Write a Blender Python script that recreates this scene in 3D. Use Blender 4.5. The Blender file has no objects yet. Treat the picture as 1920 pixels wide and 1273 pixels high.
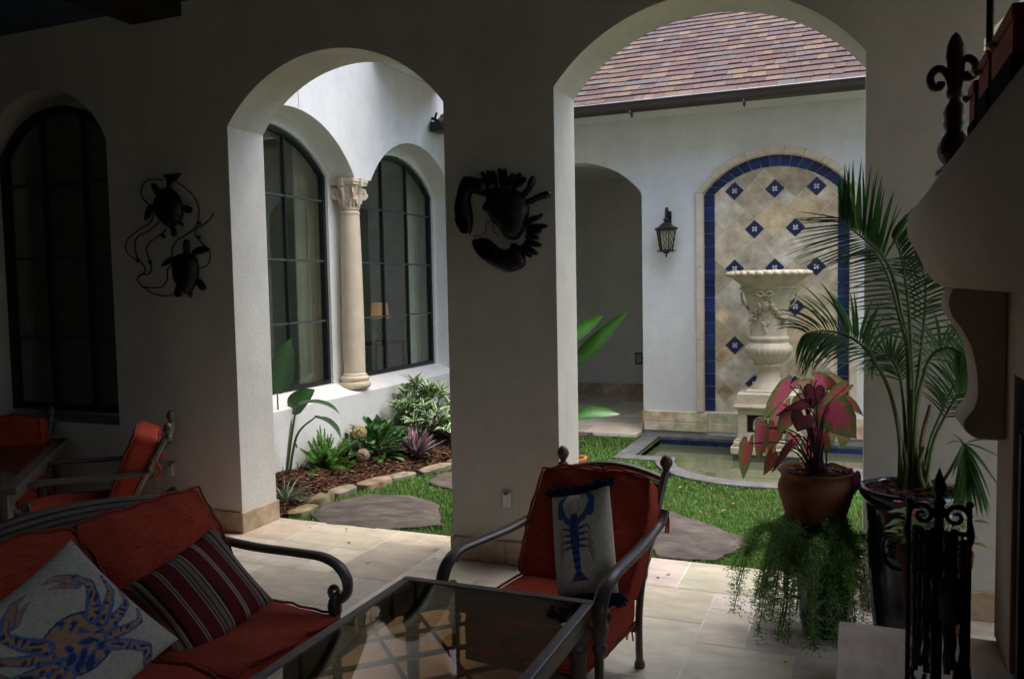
import bpy, bmesh, math, random
import numpy as np
from mathutils import Vector, Matrix
random.seed(7); rng = np.random.default_rng(7)
D = bpy.data; COL = bpy.context.scene.collection; SC = bpy.context.scene
R = math.radians
# ------------------------------------------------------------------ camera
CAM_H, YAW, PITCH, ROLL, FPX = 1.55, 0.3923, 0.0621, -0.0190, 1566.5
cy, sy = math.cos(YAW), math.sin(YAW)
fw0, rt0, up0 = Vector((-sy, cy, 0)), Vector((cy, sy, 0)), Vector((0, 0, 1))
fw = fw0*math.cos(PITCH) - up0*math.sin(PITCH)
u2 = up0*math.cos(PITCH) + fw0*math.sin(PITCH)
rt = rt0*math.cos(ROLL) + u2*math.sin(ROLL)
up = u2*math.cos(ROLL) - rt0*math.sin(ROLL)
cam_d = D.cameras.new('camera'); cam = D.objects.new('camera', cam_d); COL.objects.link(cam)
cam_d.sensor_width = 36; cam_d.sensor_fit = 'HORIZONTAL'; cam_d.lens = FPX/1920*36
cam_d.clip_start = 0.05; cam_d.clip_end = 500
cam.matrix_world = Matrix(((rt.x, up.x, -fw.x, 0), (rt.y, up.y, -fw.y, 0), (rt.z, up.z, -fw.z, CAM_H), (0, 0, 0, 1)))
SC.camera = cam
def P(px, py, X=None, Y=None, Z=None):
    """world point on a known plane of the place, read off the survey photograph"""
    d = fw + rt*((px-960)/FPX) - up*((py-636.5)/FPX)
    t = X/d.x if X is not None else Y/d.y if Y is not None else (Z-CAM_H)/d.z
    return Vector((d.x*t, d.y*t, CAM_H+d.z*t))
# ------------------------------------------------------------------ light
SUN_EL, SUN_AZ = R(75), R(78)
w = D.worlds.new("World"); SC.world = w; w.use_nodes = True
nt = w.node_tree; nt.nodes.clear()
sky = nt.nodes.new('ShaderNodeTexSky'); sky.sky_type = 'NISHITA'; sky.sun_disc = False
sky.sun_elevation = SUN_EL; sky.sun_rotation = SUN_AZ; sky.dust_density = 4.0; sky.air_density = 1.0; sky.ozone_density = 1.0
bg = nt.nodes.new('ShaderNodeBackground'); bg.inputs['Strength'].default_value = 0.15
out = nt.nodes.new('ShaderNodeOutputWorld')
nt.links.new(sky.outputs[0], bg.inputs[0]); nt.links.new(bg.outputs[0], out.inputs[0])
sl = D.lights.new('sun', 'SUN'); sl.energy = 0.75; sl.angle = R(85); sl.color = (1, .97, .93)
sun = D.objects.new('sun', sl); COL.objects.link(sun)
sdir = Vector((math.sin(SUN_AZ)*math.cos(SUN_EL), math.cos(SUN_AZ)*math.cos(SUN_EL), math.sin(SUN_EL)))
sun.rotation_euler = sdir.to_track_quat('Z', 'Y').to_euler()
vs = SC.view_settings; vs.view_transform = 'Standard'; vs.look = 'None'; vs.gamma = 1; vs.exposure = 1.95; vs.use_curve_mapping = False
SC.cycles.max_bounces = 14; SC.cycles.diffuse_bounces = 10; SC.cycles.glossy_bounces = 5; SC.cycles.transparent_max_bounces = 12
SC.cycles.caustics_reflective = False; SC.cycles.caustics_refractive = False
SC.cycles.sample_clamp_indirect = 4.0
try:
    SC.cycles.use_denoising = True; SC.cycles.denoiser = 'OPENIMAGEDENOISE'; SC.cycles.denoising_prefilter = 'ACCURATE'
except Exception: pass
# ------------------------------------------------------------------ materials
MATS = {}
def M(name, c, rough=.6, var=.15, scale=6., bump=.0, bscale=60., spec=.35, metal=0., c2=None, attr=False, coat=0., sheen=0., detail=4., tr=0., stretch=None, bdist=.01, stain=0., pits=0.):
    if name in MATS: return MATS[name]
    m = D.materials.new(name); MATS[name] = m; m.use_nodes = True
    n = m.node_tree; L = n.links; b = n.nodes['Principled BSDF']
    tc = n.nodes.new('ShaderNodeTexCoord'); src = tc.outputs['Object']
    if stretch:
        mp = n.nodes.new('ShaderNodeMapping'); mp.inputs['Scale'].default_value = stretch; L.new(src, mp.inputs[0]); src = mp.outputs[0]
    nz = n.nodes.new('ShaderNodeTexNoise'); nz.inputs['Scale'].default_value = scale; nz.inputs['Detail'].default_value = detail; nz.inputs['Roughness'].default_value = .62
    L.new(src, nz.inputs['Vector'])
    cr = n.nodes.new('ShaderNodeValToRGB'); cr.color_ramp.elements[0].position = .3; cr.color_ramp.elements[1].position = .7
    lo = tuple(max(0, x*(1-var)) for x in c); hi = tuple(x*(1+var) for x in c) if c2 is None else c2
    cr.color_ramp.elements[0].color = (*lo, 1); cr.color_ramp.elements[1].color = (*hi, 1)
    L.new(nz.outputs[0], cr.inputs[0])
    col = cr.outputs[0]
    def overlay(sc_, lo_, hi_, p0, p1, vec=None):
        mp2 = n.nodes.new('ShaderNodeMapping'); mp2.inputs['Scale'].default_value = sc_; L.new(tc.outputs['Object'], mp2.inputs[0])
        n3 = n.nodes.new('ShaderNodeTexNoise'); n3.inputs['Scale'].default_value = 1; n3.inputs['Detail'].default_value = 5; L.new(mp2.outputs[0], n3.inputs['Vector'])
        r3 = n.nodes.new('ShaderNodeValToRGB'); r3.color_ramp.elements[0].position = p0; r3.color_ramp.elements[1].position = p1
        r3.color_ramp.elements[0].color = (*lo_, 1); r3.color_ramp.elements[1].color = (*hi_, 1); L.new(n3.outputs[0], r3.inputs[0])
        m3 = n.nodes.new('ShaderNodeMix'); m3.data_type = 'RGBA'; m3.blend_type = 'MULTIPLY'; m3.inputs[0].default_value = 1
        L.new(col, m3.inputs[6]); L.new(r3.outputs[0], m3.inputs[7]); return m3.outputs[2]
    if stain: col = overlay((2.6, 2.6, .5), (1-stain, 1-stain*1.05, 1-stain*1.2), (1, 1, 1), .34, .62)
    if stain: col = overlay((11, 11, 11), (1-stain*.5,)*3, (1, 1, 1), .36, .52)
    if pits: col = overlay((38, 70, 60), (1-pits, 1-pits*1.1, 1-pits*1.2), (1, 1, 1), .33, .41)
    if attr:
        at = n.nodes.new('ShaderNodeVertexColor'); at.layer_name = 'Col'
        mx = n.nodes.new('ShaderNodeMix'); mx.data_type = 'RGBA'; mx.blend_type = 'MULTIPLY'; mx.inputs[0].default_value = 1
        L.new(cr.outputs[0], mx.inputs[6]); L.new(at.outputs[0], mx.inputs[7]); col = mx.outputs[2]
    L.new(col, b.inputs['Base Color'])
    b.inputs['Roughness'].default_value = rough; b.inputs['Metallic'].default_value = metal
    b.inputs['Specular IOR Level'].default_value = spec
    if coat: b.inputs['Coat Weight'].default_value = coat; b.inputs['Coat Roughness'].default_value = .05
    if sheen: b.inputs['Sheen Weight'].default_value = sheen
    if bump:
        n2 = n.nodes.new('ShaderNodeTexNoise'); n2.inputs['Scale'].default_value = bscale; n2.inputs['Detail'].default_value = 6; L.new(src, n2.inputs['Vector'])
        bp = n.nodes.new('ShaderNodeBump'); bp.inputs['Strength'].default_value = bump; bp.inputs['Distance'].default_value = bdist
        L.new(n2.outputs[0], bp.inputs['Height']); L.new(bp.outputs[0], b.inputs['Normal'])
    if tr:   # thin leaf: some light comes through
        o = n.nodes['Material Output']; t = n.nodes.new('ShaderNodeBsdfTranslucent'); L.new(col, t.inputs[0])
        ms = n.nodes.new('ShaderNodeMixShader'); ms.inputs[0].default_value = tr
        L.new(b.outputs[0], ms.inputs[1]); L.new(t.outputs[0], ms.inputs[2]); L.new(ms.outputs[0], o.inputs[0])
    return m
def glass(name, tint, ior=1.5, rough=0.0, boost=1.0):
    m = D.materials.new(name); MATS[name] = m; m.use_nodes = True; n = m.node_tree; L = n.links; n.nodes.remove(n.nodes['Principled BSDF'])
    o = n.nodes['Material Output']; t = n.nodes.new('ShaderNodeBsdfTransparent'); t.inputs[0].default_value = (*tint, 1)
    g = n.nodes.new('ShaderNodeBsdfGlossy'); g.inputs['Roughness'].default_value = rough; g.inputs[0].default_value = (boost, boost, boost, 1)
    f0 = 2*((ior-1)/(ior+1))**2; ge = n.nodes.new('ShaderNodeNewGeometry'); prev = None
    def mth(op, a, b):
        q = n.nodes.new('ShaderNodeMath'); q.operation = op
        for i_, v_ in enumerate((a, b)):
            if v_ is None: continue
            if isinstance(v_, (int, float)): q.inputs[i_].default_value = v_
            else: L.new(v_, q.inputs[i_])
        return q.outputs[0]
    dt_ = n.nodes.new('ShaderNodeVectorMath'); dt_.operation = 'DOT_PRODUCT'; L.new(ge.outputs['Normal'], dt_.inputs[0]); L.new(ge.outputs['Incoming'], dt_.inputs[1])
    fac = mth('ADD', mth('MULTIPLY', mth('POWER', mth('SUBTRACT', 1.0, mth('ABSOLUTE', dt_.outputs['Value'], None)), 5.0), 1-f0), f0)
    ms = n.nodes.new('ShaderNodeMixShader'); L.new(fac, ms.inputs[0]); L.new(t.outputs[0], ms.inputs[1]); L.new(g.outputs[0], ms.inputs[2]); L.new(ms.outputs[0], o.inputs[0])
    return m
stucco = M('stucco', (.71, .715, .695), .85, .03, 2.2, .30, 34, .15, bdist=.008, c2=(.78, .785, .765), stain=.08)
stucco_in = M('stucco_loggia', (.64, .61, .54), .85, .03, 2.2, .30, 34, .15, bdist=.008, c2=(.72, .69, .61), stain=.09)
trav = M('travertine', (.64, .55, .41), .5, .16, 5, .3, 30, .3, attr=True, stretch=(1, 2.2, 3), bdist=.004, c2=(.76, .67, .52), pits=.4)
travb = M('travertine_base', (.50, .36, .22), .6, .3, 9, .15, 40, .3, c2=(.66, .52, .36), attr=True, bdist=.004)
grout = M('grout', (.78, .73, .63), .9)
cream = M('cast_stone', (.62, .53, .40), .75, .10, 8, .12, 90, .2, bdist=.003)
castw = M('mantel_stone', (.52, .43, .35), .8, .10, 4, .1, 60, .15, bdist=.003)
iron = M('black_iron', (.012, .012, .013), .45, .3, 30, .15, 80, .4)
bronze = M('bronze_metal', (.12, .092, .072), .40, .2, 25, .06, 120, .5, metal=.25)
brown = M('gutter_bronze', (.045, .032, .026), .3, .2, 5, 0, 1, .5)
winm = M('window_metal', (.012, .011, .014), .4, .2, 20, 0, 1, .4)
green = M('verdigris_metal', (.012, .06, .045), .5, .3, 20)
redf = M('terracotta_fabric', (.40, .045, .020), .9, .14, 26, .6, 150, .1, sheen=.04, bdist=.004, stretch=(1, 5, 5), c2=(.57, .088, .042))
redp = M('piping_fabric', (.30, .05, .025), .9, .1, 20)
soil = M('soil', (.035, .02, .012), .95, .4, 30, .6, 60, .1)
slate = M('slate', (.062, .050, .043), .75, .25, 5, .9, 6, .25, c2=(.15, .125, .108), bdist=.02, stretch=(1, 1.5, 1))
coping = M('pool_slate', (.10, .103, .108), .75, .2, 9, .35, 20, .25, bdist=.008, c2=(.17, .17, .17))
bluet = M('blue_tile', (.010, .022, .10), .42, .35, 5, .03, 30, .3, attr=True, c2=(.018, .040, .155))
terra = M('terracotta_pot', (.17, .062, .026), .8, .25, 9, .1, 60, .2, c2=(.25, .10, .045))
leafm = M('leaf', (1.35, 1.35, 1.35), .42, .15, 20, .0, 60, .45, attr=True, tr=.22)
leafg = M('glossy_leaf', (1.1, 1.1, 1.1), .25, .15, 12, .12, 40, .5, attr=True, tr=.12, bdist=.003)
# ------------------------------------------------------------------ geometry
class G:
    def __init__(s): s.v = []; s.f = []; s.c = []; s.m = []
    def add(s, vs, fs, col=None, mi=0):
        o = len(s.v); s.v += [tuple(x) for x in vs]
        for f in fs: s.f.append(tuple(i+o for i in f)); s.m.append(mi)
        if col is None: col = (1, 1, 1)
        if len(col) and not hasattr(col[0], '__len__'): s.c += [tuple(col)]*len(vs)
        else: s.c += [tuple(c) for c in col]
        return s
    def box(s, x0, x1, y0, y1, z0, z1, col=None, mi=0):
        return s.add([(x0,y0,z0),(x1,y0,z0),(x1,y1,z0),(x0,y1,z0),(x0,y0,z1),(x1,y0,z1),(x1,y1,z1),(x0,y1,z1)],
                     [(0,3,2,1),(4,5,6,7),(0,1,5,4),(1,2,6,5),(2,3,7,6),(3,0,4,7)], col, mi)
    def quad(s, a, b, c, d, col=None, mi=0): return s.add([a, b, c, d], [(0, 1, 2, 3)], col, mi)
    def tube(s, path, r, n=8, col=None, cap=True, sq=None):
        p = [Vector(q) for q in path]; k = len(p); rr = [r]*k if not hasattr(r, '__len__') else r
        t0 = (p[1]-p[0]).normalized(); a = t0.orthogonal().normalized()
        if sq and abs(t0.z) < .95: a = Vector((0, 0, 1)).cross(t0).normalized()
        vs = []; fs = []
        for i in range(k):
            t = ((p[min(i+1, k-1)]-p[max(i-1, 0)])).normalized() if k > 1 else t0
            a = (a - t*a.dot(t)); a = a.normalized() if a.length > 1e-6 else t.orthogonal().normalized(); b = t.cross(a)
            for j in range(n):
                th = 2*math.pi*(j+.5)/n
                ca, sa = math.cos(th), math.sin(th)
                ra, rb = (rr[i], rr[i]) if not sq else (rr[i]*sq[0], rr[i]*sq[1])
                vs.append(p[i]+a*(ca*ra)+b*(sa*rb))
        for i in range(k-1):
            for j in range(n): fs.append((i*n+j, i*n+(j+1) % n, (i+1)*n+(j+1) % n, (i+1)*n+j))
        if cap: fs.append(tuple(range(n))[::-1]); fs.append(tuple((k-1)*n+j for j in range(n)))
        return s.add(vs, fs, col)
    def lathe(s, prof, c=(0, 0, 0), n=36, col=None, mod=None):
        vs = []; fs = []; k = len(prof)
        for i, (r, z) in enumerate(prof):
            for j in range(n):
                th = 2*math.pi*j/n; q = r if mod is None else r*mod(i, th)
                vs.append((c[0]+q*math.cos(th), c[1]+q*math.sin(th), c[2]+z))
        for i in range(k-1):
            for j in range(n): fs.append((i*n+j, i*n+(j+1) % n, (i+1)*n+(j+1) % n, (i+1)*n+j))
        if prof[0][0] > 1e-4: fs.append(tuple(range(n))[::-1])
        if prof[-1][0] > 1e-4: fs.append(tuple((k-1)*n+j for j in range(n)))
        return s.add(vs, fs, col)
    def ball(s, c, r, n=10, col=None, sc=(1, 1, 1)):
        return s.lathe_sc([(r*math.sin(math.pi*i/n)+1e-5, -r*math.cos(math.pi*i/n)) for i in range(n+1)], c, 2*n, sc, col)
    def lathe_sc(s, prof, c, n, sc, col):
        g = G().lathe(prof, (0, 0, 0), n); return s.add([(c[0]+v[0]*sc[0], c[1]+v[1]*sc[1], c[2]+v[2]*sc[2]) for v in g.v], g.f, col)
    def prism(s, poly, mapf, d0, d1, col=None):
        k = len(poly); vs = [mapf(u, z, d0) for u, z in poly]+[mapf(u, z, d1) for u, z in poly]
        fs = [tuple(range(k)), tuple(range(2*k-1, k-1, -1))]+[(i, i+k, (i+1) % k+k, (i+1) % k) for i in range(k)]
        return s.add(vs, fs, col)
    def build(s, name, mat, parent=None, world=True, smooth=None, bevel=0, bseg=2, inset=None, recalc=True, col=True, subs=0):
        me = D.meshes.new(name); off = Vector((0, 0, 0)); q = parent
        while q is not None and world: off += q.location; q = q.parent
        me.from_pydata([(x-off.x, y-off.y, z-off.z) for x, y, z in s.v], [], s.f)
        if any(c != (1, 1, 1) for c in s.c) or True:
            ca = me.color_attributes.new('Col', 'FLOAT_COLOR', 'POINT')
            ca.data.foreach_set('color', np.array([(c[0], c[1], c[2], 1) for c in s.c], dtype=np.float32).ravel())
        mats = mat if isinstance(mat, (list, tuple)) else [mat]
        for mm in mats: me.materials.append(mm)
        if len(mats) > 1: me.polygons.foreach_set('material_index', s.m)
        if recalc or bevel or inset or subs:
            bm = bmesh.new(); bm.from_mesh(me)
            if recalc: bmesh.ops.recalc_face_normals(bm, faces=bm.faces)
            if bevel:
                ed = [e for e in bm.edges if len(e.link_faces) == 2 and e.calc_face_angle(0) > .5]
                bmesh.ops.bevel(bm, geom=ed, offset=bevel, segments=bseg, profile=.6, affect='EDGES', clamp_overlap=True)
            if inset:
                for th, dp in inset:
                    fs = [f for f in bm.faces if len(f.verts) > 4]
                    fs = [f for f in fs if f.normal.dot(Vector(inset_dir)) > .7] if inset_dir else fs
                    bmesh.ops.inset_region(bm, faces=fs, thickness=th, depth=dp, use_even_offset=True)
            bm.to_mesh(me); bm.free()
        if smooth is not None:
            me.polygons.foreach_set('use_smooth', [True]*len(me.polygons))
            try: me.set_sharp_from_angle(angle=R(smooth))
            except Exception: pass
        o = D.objects.new(name, me); COL.objects.link(o)
        if parent is not None: o.parent = parent
        if subs:
            md = o.modifiers.new('round', 'SUBSURF'); md.levels = subs; md.render_levels = subs
        return o
inset_dir = None
def tag(o, label=None, cat=None, group=None, kind=None):
    if label: o['label'] = label
    if cat: o['category'] = cat
    if group: o['group'] = group
    if kind: o['kind'] = kind
    return o
def thing(name, label, cat, loc=(0, 0, 0), rz=0, group=None):
    o = D.objects.new(name, None); COL.objects.link(o); o.location = loc; o.rotation_euler = (0, 0, rz); o.empty_display_size = .1
    return tag(o, label, cat, group)
def sm(pts, k=6):
    """Catmull-Rom smoothing of a polyline"""
    p = [Vector(q) for q in pts]; o = []
    for i in range(len(p)-1):
        a, b, c, d = p[max(i-1, 0)], p[i], p[i+1], p[min(i+2, len(p)-1)]
        for j in range(k):
            t = j/k; o.append(.5*((2*b)+(c-a)*t+(2*a-5*b+4*c-d)*t*t+(3*b-a-3*c+d)*t**3))
    return o+[p[-1]]
def arc(u0, u1, zs, zc, n=28):
    h = (u1-u0)/2; r = zc-zs; Rr = (h*h+r*r)/(2*r); cu = (u0+u1)/2; cz = zc-Rr; a0 = math.asin(min(1, h/Rr))
    if r > h: a0 = math.pi-a0
    return [(cu+Rr*math.sin(-a0+2*a0*i/n), cz+Rr*math.cos(-a0+2*a0*i/n)) for i in range(n+1)]
def wall_arch(g, u0, u1, z0, z1, ops, mf, d0, d1):
    """wall slab with arched openings (a, b, spring, crown, sill); mf(u, z, d) -> world"""
    q = g.quad; e = u0
    for (a, b, zs, zc, zb) in sorted(ops):
        for d in (d0, d1): q(mf(e, z0, d), mf(a, z0, d), mf(a, z1, d), mf(e, z1, d))
        ar = arc(a, b, zs, zc)
        for i in range(len(ar)-1):
            (p, pz), (r, rz) = ar[i], ar[i+1]
            for d in (d0, d1): q(mf(p, pz, d), mf(r, rz, d), mf(r, z1, d), mf(p, z1, d))
            q(mf(p, pz, d0), mf(r, rz, d0), mf(r, rz, d1), mf(p, pz, d1))
        for uu in (a, b): q(mf(uu, zb, d0), mf(uu, zs, d0), mf(uu, zs, d1), mf(uu, zb, d1))
        if zb > z0:
            for d in (d0, d1): q(mf(a, z0, d), mf(b, z0, d), mf(b, zb, d), mf(a, zb, d))
            q(mf(a, zb, d0), mf(b, zb, d0), mf(b, zb, d1), mf(a, zb, d1))
        e = b
    for d in (d0, d1): q(mf(e, z0, d), mf(u1, z0, d), mf(u1, z1, d), mf(e, z1, d))
    for uu in (u0, u1): q(mf(uu, z0, d0), mf(uu, z1, d0), mf(uu, z1, d1), mf(uu, z0, d1))
    q(mf(u0, z1, d0), mf(u1, z1, d0), mf(u1, z1, d1), mf(u0, z1, d1))
    return g
def relief(name, poly, mapf, thick, mat, parent, rise=None, inset=.012, smooth=50, steps=2):
    """plate with a domed front: poly in (u, z); mapf(u, z, d) with d growing out of the wall"""
    g = G(); k = len(poly); bm = bmesh.new()
    vs = [bm.verts.new(mapf(u, z, thick)) for u, z in poly]
    f = bm.faces.new(vs); bm.normal_update()
    nrm = Vector(mapf(0, 0, 1))-Vector(mapf(0, 0, 0))
    if f.normal.dot(nrm) < 0: bmesh.ops.reverse_faces(bm, faces=[f])
    back = [bm.verts.new(mapf(u, z, 0)) for u, z in poly]
    for i in range(k): bm.faces.new((vs[i], vs[(i+1) % k], back[(i+1) % k], back[i]))
    rr = thick if rise is None else rise; fs = [f]
    for j in range(steps):
        bmesh.ops.inset_region(bm, faces=fs, thickness=inset, depth=rr*(1-.35*j)/steps, use_even_offset=False)
    bmesh.ops.triangulate(bm, faces=[x for x in bm.faces if len(x.verts) > 4])
    bmesh.ops.recalc_face_normals(bm, faces=bm.faces)
    me = D.meshes.new(name); bm.to_mesh(me); bm.free()
    off = Vector((0, 0, 0)); q = parent
    while q is not None: off += q.location; q = q.parent
    me.transform(Matrix.Translation(-off)); me.materials.append(mat)
    me.polygons.foreach_set('use_smooth', [True]*len(me.polygons)); me.set_sharp_from_angle(angle=R(smooth))
    o = D.objects.new(name, me); COL.objects.link(o); o.parent = parent
    return o
# ================================================================== THE SETTING
DF, DB, XW, Y3 = 4.2368, 4.5781, -4.2, 8.6925
XL, XR, YB = -7.0, 3.2, -3.2
CEIL = 3.40
def rgbvar(a=.12, hue=.05):
    v = 1+random.uniform(-a, a); return (v*(1+random.uniform(-hue, hue)*.5), v, v*(1+random.uniform(-hue, hue)))
# ---- travertine floor in a mixed-size pattern
def tile_floor(name, x0, x1, y0, y1, z, u=.205, gap=.009):
    g = G(); nx = int((x1-x0)/u)+1; ny = int((y1-y0)/u)+1; used = np.zeros((nx, ny), bool)
    sizes = [(2, 2), (3, 2), (2, 3), (2, 2), (1, 2), (2, 1), (1, 1), (3, 2)]
    for j in range(ny):
        for i in range(nx):
            if used[i, j]: continue
            random.shuffle(sizes)
            for a, b in sizes+[(1, 1)]:
                if i+a <= nx and j+b <= ny and not used[i:i+a, j:j+b].any(): break
            used[i:i+a, j:j+b] = True
            c = rgbvar(.20, .10)
            xa, xb = max(x0, x0+i*u+gap/2), min(x1, x0+(i+a)*u-gap/2); ya, yb = y0+j*u+gap/2, min(y1, y0+(j+b)*u-gap/2)
            if xb-xa < .01 or yb-ya < .01: continue
            g.quad((xa, ya, z), (xb, ya, z), (xb, yb, z), (xa, yb, z), c)
    o = g.build(name, trav, recalc=False); tag(o, kind='structure')
    g = G().box(x0, x1, y0, y1, z-.3, z-.0016); o2 = g.build(name+'_bed', grout); tag(o2, kind='structure')
    return o
tile_floor('floor', XL, XR, YB, 4.615, 0)
brownwall = M('low_bounce_plaster', (.13, .10, .075), .9, .1, 2)  # dark colour on unseen walls, chosen to bounce less light into the loggia
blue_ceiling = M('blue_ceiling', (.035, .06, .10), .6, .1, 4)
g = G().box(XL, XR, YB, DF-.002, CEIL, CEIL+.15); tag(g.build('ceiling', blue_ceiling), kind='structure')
beamm = M('dark_beam', (.02, .016, .013), .7, .3, 12)
t = thing('ceiling_beam', 'dark timber beam end under the blue ceiling', 'beam', (-4.2, 3, CEIL-.045))
G().box(-4.40, -3.98, 3.2, DF-.004, CEIL-.09, CEIL-.003).build('timber', beamm, t, bevel=.006)
# ---- ceiling slats (painted boards) are grooves only
# ---- loggia wall with the arches
t = thing('arcade_wall', 'white stucco wall with tall open arches facing the courtyard', 'wall', (-1.8, DF, 0))
mf = lambda u, z, d: (u, d, z)
A1, A2, A3 = (-3.658, -2.142, 2.59, 2.972, 0), (-1.489, .032, 2.60, 2.972, 0), (.505, 2.02, 2.59, 2.972, 1.95)
AW = (-5.90, -4.687, 2.60, 2.99, .655)
wg = wall_arch(G(), XL, XR, -.3, 4.6, [(A1[0], A1[1], A1[2], A1[3], -.3), (A2[0], A2[1], A2[2], A2[3], -.3), A3, AW], mf, DF, DB)
bmw = wg
wo = wg.build('wall', stucco_in, t, recalc=False)
def weld(o, dist=.0005):
    bm = bmesh.new(); bm.from_mesh(o.data); bmesh.ops.remove_doubles(bm, verts=bm.verts, dist=dist); bmesh.ops.recalc_face_normals(bm, faces=bm.faces); bm.to_mesh(o.data); bm.free()
weld(wo)
def baseboard(x0, x1, parent, yf=DF, yb=DB, h=.135, pr=.014, ends=True, tl=.305):
    g = G(); x = x0-pr if ends else x0; xe = x1+pr if ends else x1
    n = max(1, round((xe-x)/tl)); s = (xe-x)/n
    for i in range(n):
        c = rgbvar(.25, .15); g.box(x+i*s+.001, x+(i+1)*s-.001, yf-pr, yf+.012, 0.001, h, c)
    if ends:
        m = (yb-yf)/1
        for xx in (x0, x1):
            a, b = (xx-pr, xx+.012) if xx == x0 else (xx-.012, xx+pr)
            g.box(a, b, yf+.0125, yb+pr, .001, h, rgbvar(.2, .15))
    return g.build('baseboard', travb, parent, bevel=.003, bseg=1)
baseboard(XL, -3.658, t, ends=False); 
g = G(); g.box(-3.67, -3.644, DF-.0135, DB+.016, .001, .1352, rgbvar(.1)); g.build('baseboard', travb, t, bevel=.003, bseg=1)
baseboard(A1[1], A2[0], t); baseboard(A2[1], XR, t)
# wall sockets and switches
plate = M('plate_metal', (.55, .52, .47), .35, .1, 30, 0, 1, .5, metal=.3)
plate2 = M('switch_white', (.75, .74, .70), .4, .05)
def wall_plate(name, label, c, w=.032, h=.055, cat='socket'):
    t = thing(name, label, cat, c)
    x, y, z = c
    G().box(x-w, x+w, y-.006, y-.001, z-h, z+h).build('cover_plate', plate, t, bevel=.002)
    G().box(x-w*.66, x+w*.66, y-.020, y-.0062, z-h*.75, z+h*.72).build('flap', plate2, t, bevel=.004)
    G().box(x-w*.30, x+w*.30, y-.023, y-.0202, z+h*.55, z+h*.70).build('latch', iron, t)
c = P(951, 936, Y=DF); wall_plate('wall_socket', 'covered metal socket on the middle pier of the arcade', c)
c = P(323, 880, Y=DF); wall_plate('wall_socket', 'covered metal socket in the shade behind the dining chair', c)
# ---- the shaded window in the loggia wall
def window_set(t, u0, u1, zb, zs, zc, mp, verts, rows, barw=.012, frw=.035, fd=.05, gmat=None, topmat=None):
    """arched window; mp(u, z, d): d grows towards the viewer"""
    ar = [(u1, zb), (u1, zs)]+arc(u0, u1, zs, zc)[::-1][1:-1]+[(u0, zs), (u0, zb)]
    cu = (u0+u1)/2
    inn = arc(u0+frw, u1-frw, zs, zc-frw)[::-1]
    inn = [(u1-frw, zb+frw), (u1-frw, zs)]+inn[1:-1]+[(u0+frw, zs), (u0+frw, zb+frw)]
    g = G(); k = len(ar); vs = []
    for d in (0, fd):
        vs += [mp(u, z, d) for u, z in ar]+[mp(u, z, d) for u, z in inn]
    fs = []
    for i in range(k):
        j = (i+1) % k
        fs += [(i, j, k+j, k+i), (2*k+i, 3*k+i, 3*k+j, 2*k+j), (i, 2*k+i, 2*k+j, j), (k+i, k+j, 3*k+j, 3*k+i)]
    g.add(vs, fs); fr = g.build('frame', winm, t)
    if topmat:
        g = G(); a = arc(u0, u1, zs, zc, 40)
        for i in range(len(a)-1):
            (p, q), (r, s_) = a[i], a[i+1]
            g.quad(mp(p, q-.004, fd+.004), mp(r, s_-.004, fd+.004), mp(r, s_-.022, fd+.004), mp(p, q-.022, fd+.004))
        g.build('weather_strip', topmat, t)
    def ztop(u):
        for i in range(len(inn)-1):
            (p, q), (r, s_) = inn[i], inn[i+1]
            if (p-u)*(r-u) <= 0 and abs(p-r) > 1e-6 and q >= zs-.01: return q+(s_-q)*(u-p)/(r-p)
        return zs
    g = G()
    for u in verts:
        zt = ztop(u); a = [mp(u-barw, zb+frw, .012), mp(u+barw, zb+frw, .012), mp(u+barw, zt+.004, .012), mp(u-barw, zt+.004, .012)]
        b = [mp(u-barw, zb+frw, fd-.008), mp(u+barw, zb+frw, fd-.008), mp(u+barw, zt+.004, fd-.008), mp(u-barw, zt+.004, fd-.008)]
        g.add(a+b, [(0, 1, 2, 3), (4, 7, 6, 5), (0, 4, 5, 1), (1, 5, 6, 2), (2, 6, 7, 3), (3, 7, 4, 0)])
    g.build('mullion', winm, t)
    g = G(); e = sorted([u0+frw]+list(verts)+[u1-frw])
    for z in rows:
        for i in range(len(e)-1):
            p, q = e[i]+(barw if i else 0), e[i+1]-(barw if i < len(e)-2 else 0)
            a = [mp(p, z-barw*.8, .014), mp(q, z-barw*.8, .014), mp(q, z+barw*.8, .014), mp(p, z+barw*.8, .014)]
            b = [mp(p, z-barw*.8, fd-.010), mp(q, z-barw*.8, fd-.010), mp(q, z+barw*.8, fd-.010), mp(p, z+barw*.8, fd-.010)]
            g.add(a+b, [(0, 1, 2, 3), (4, 7, 6, 5), (0, 4, 5, 1), (1, 5, 6, 2), (2, 6, 7, 3), (3, 7, 4, 0)])
    g.build('glazing_bar', M('bar_metal', (.06, .06, .065), .4, .2, 20, 0, 1, .5), t)
    g = G(); vv = [mp(u, z, .02) for u, z in inn]; c0 = mp(cu, (zb+zs)/2, .02)
    g.add(vv+[c0], [(i, (i+1) % k, k) for i in range(k)]); g.build('pane', gmat, t)
wglass = glass('window_glass', (.84, .92, .86), 1.66)
dglass = glass('dark_window_glass', (.50, .56, .50), 1.6)
dark = M('dark_room', (.42, .43, .38), .9)
t = thing('arched_window', 'dark arched steel window in the shaded loggia wall', 'window', (-5.3, DF+.12, .66))
window_set(t, AW[0]+.005, AW[1]-.005, AW[4]+.06, 2.56, 2.90, lambda u, z, d: (u, DF+.17-d, z), [-5.46, -5.06], [1.25, 1.83, 2.36], barw=.014, frw=.05, gmat=dglass)
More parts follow.
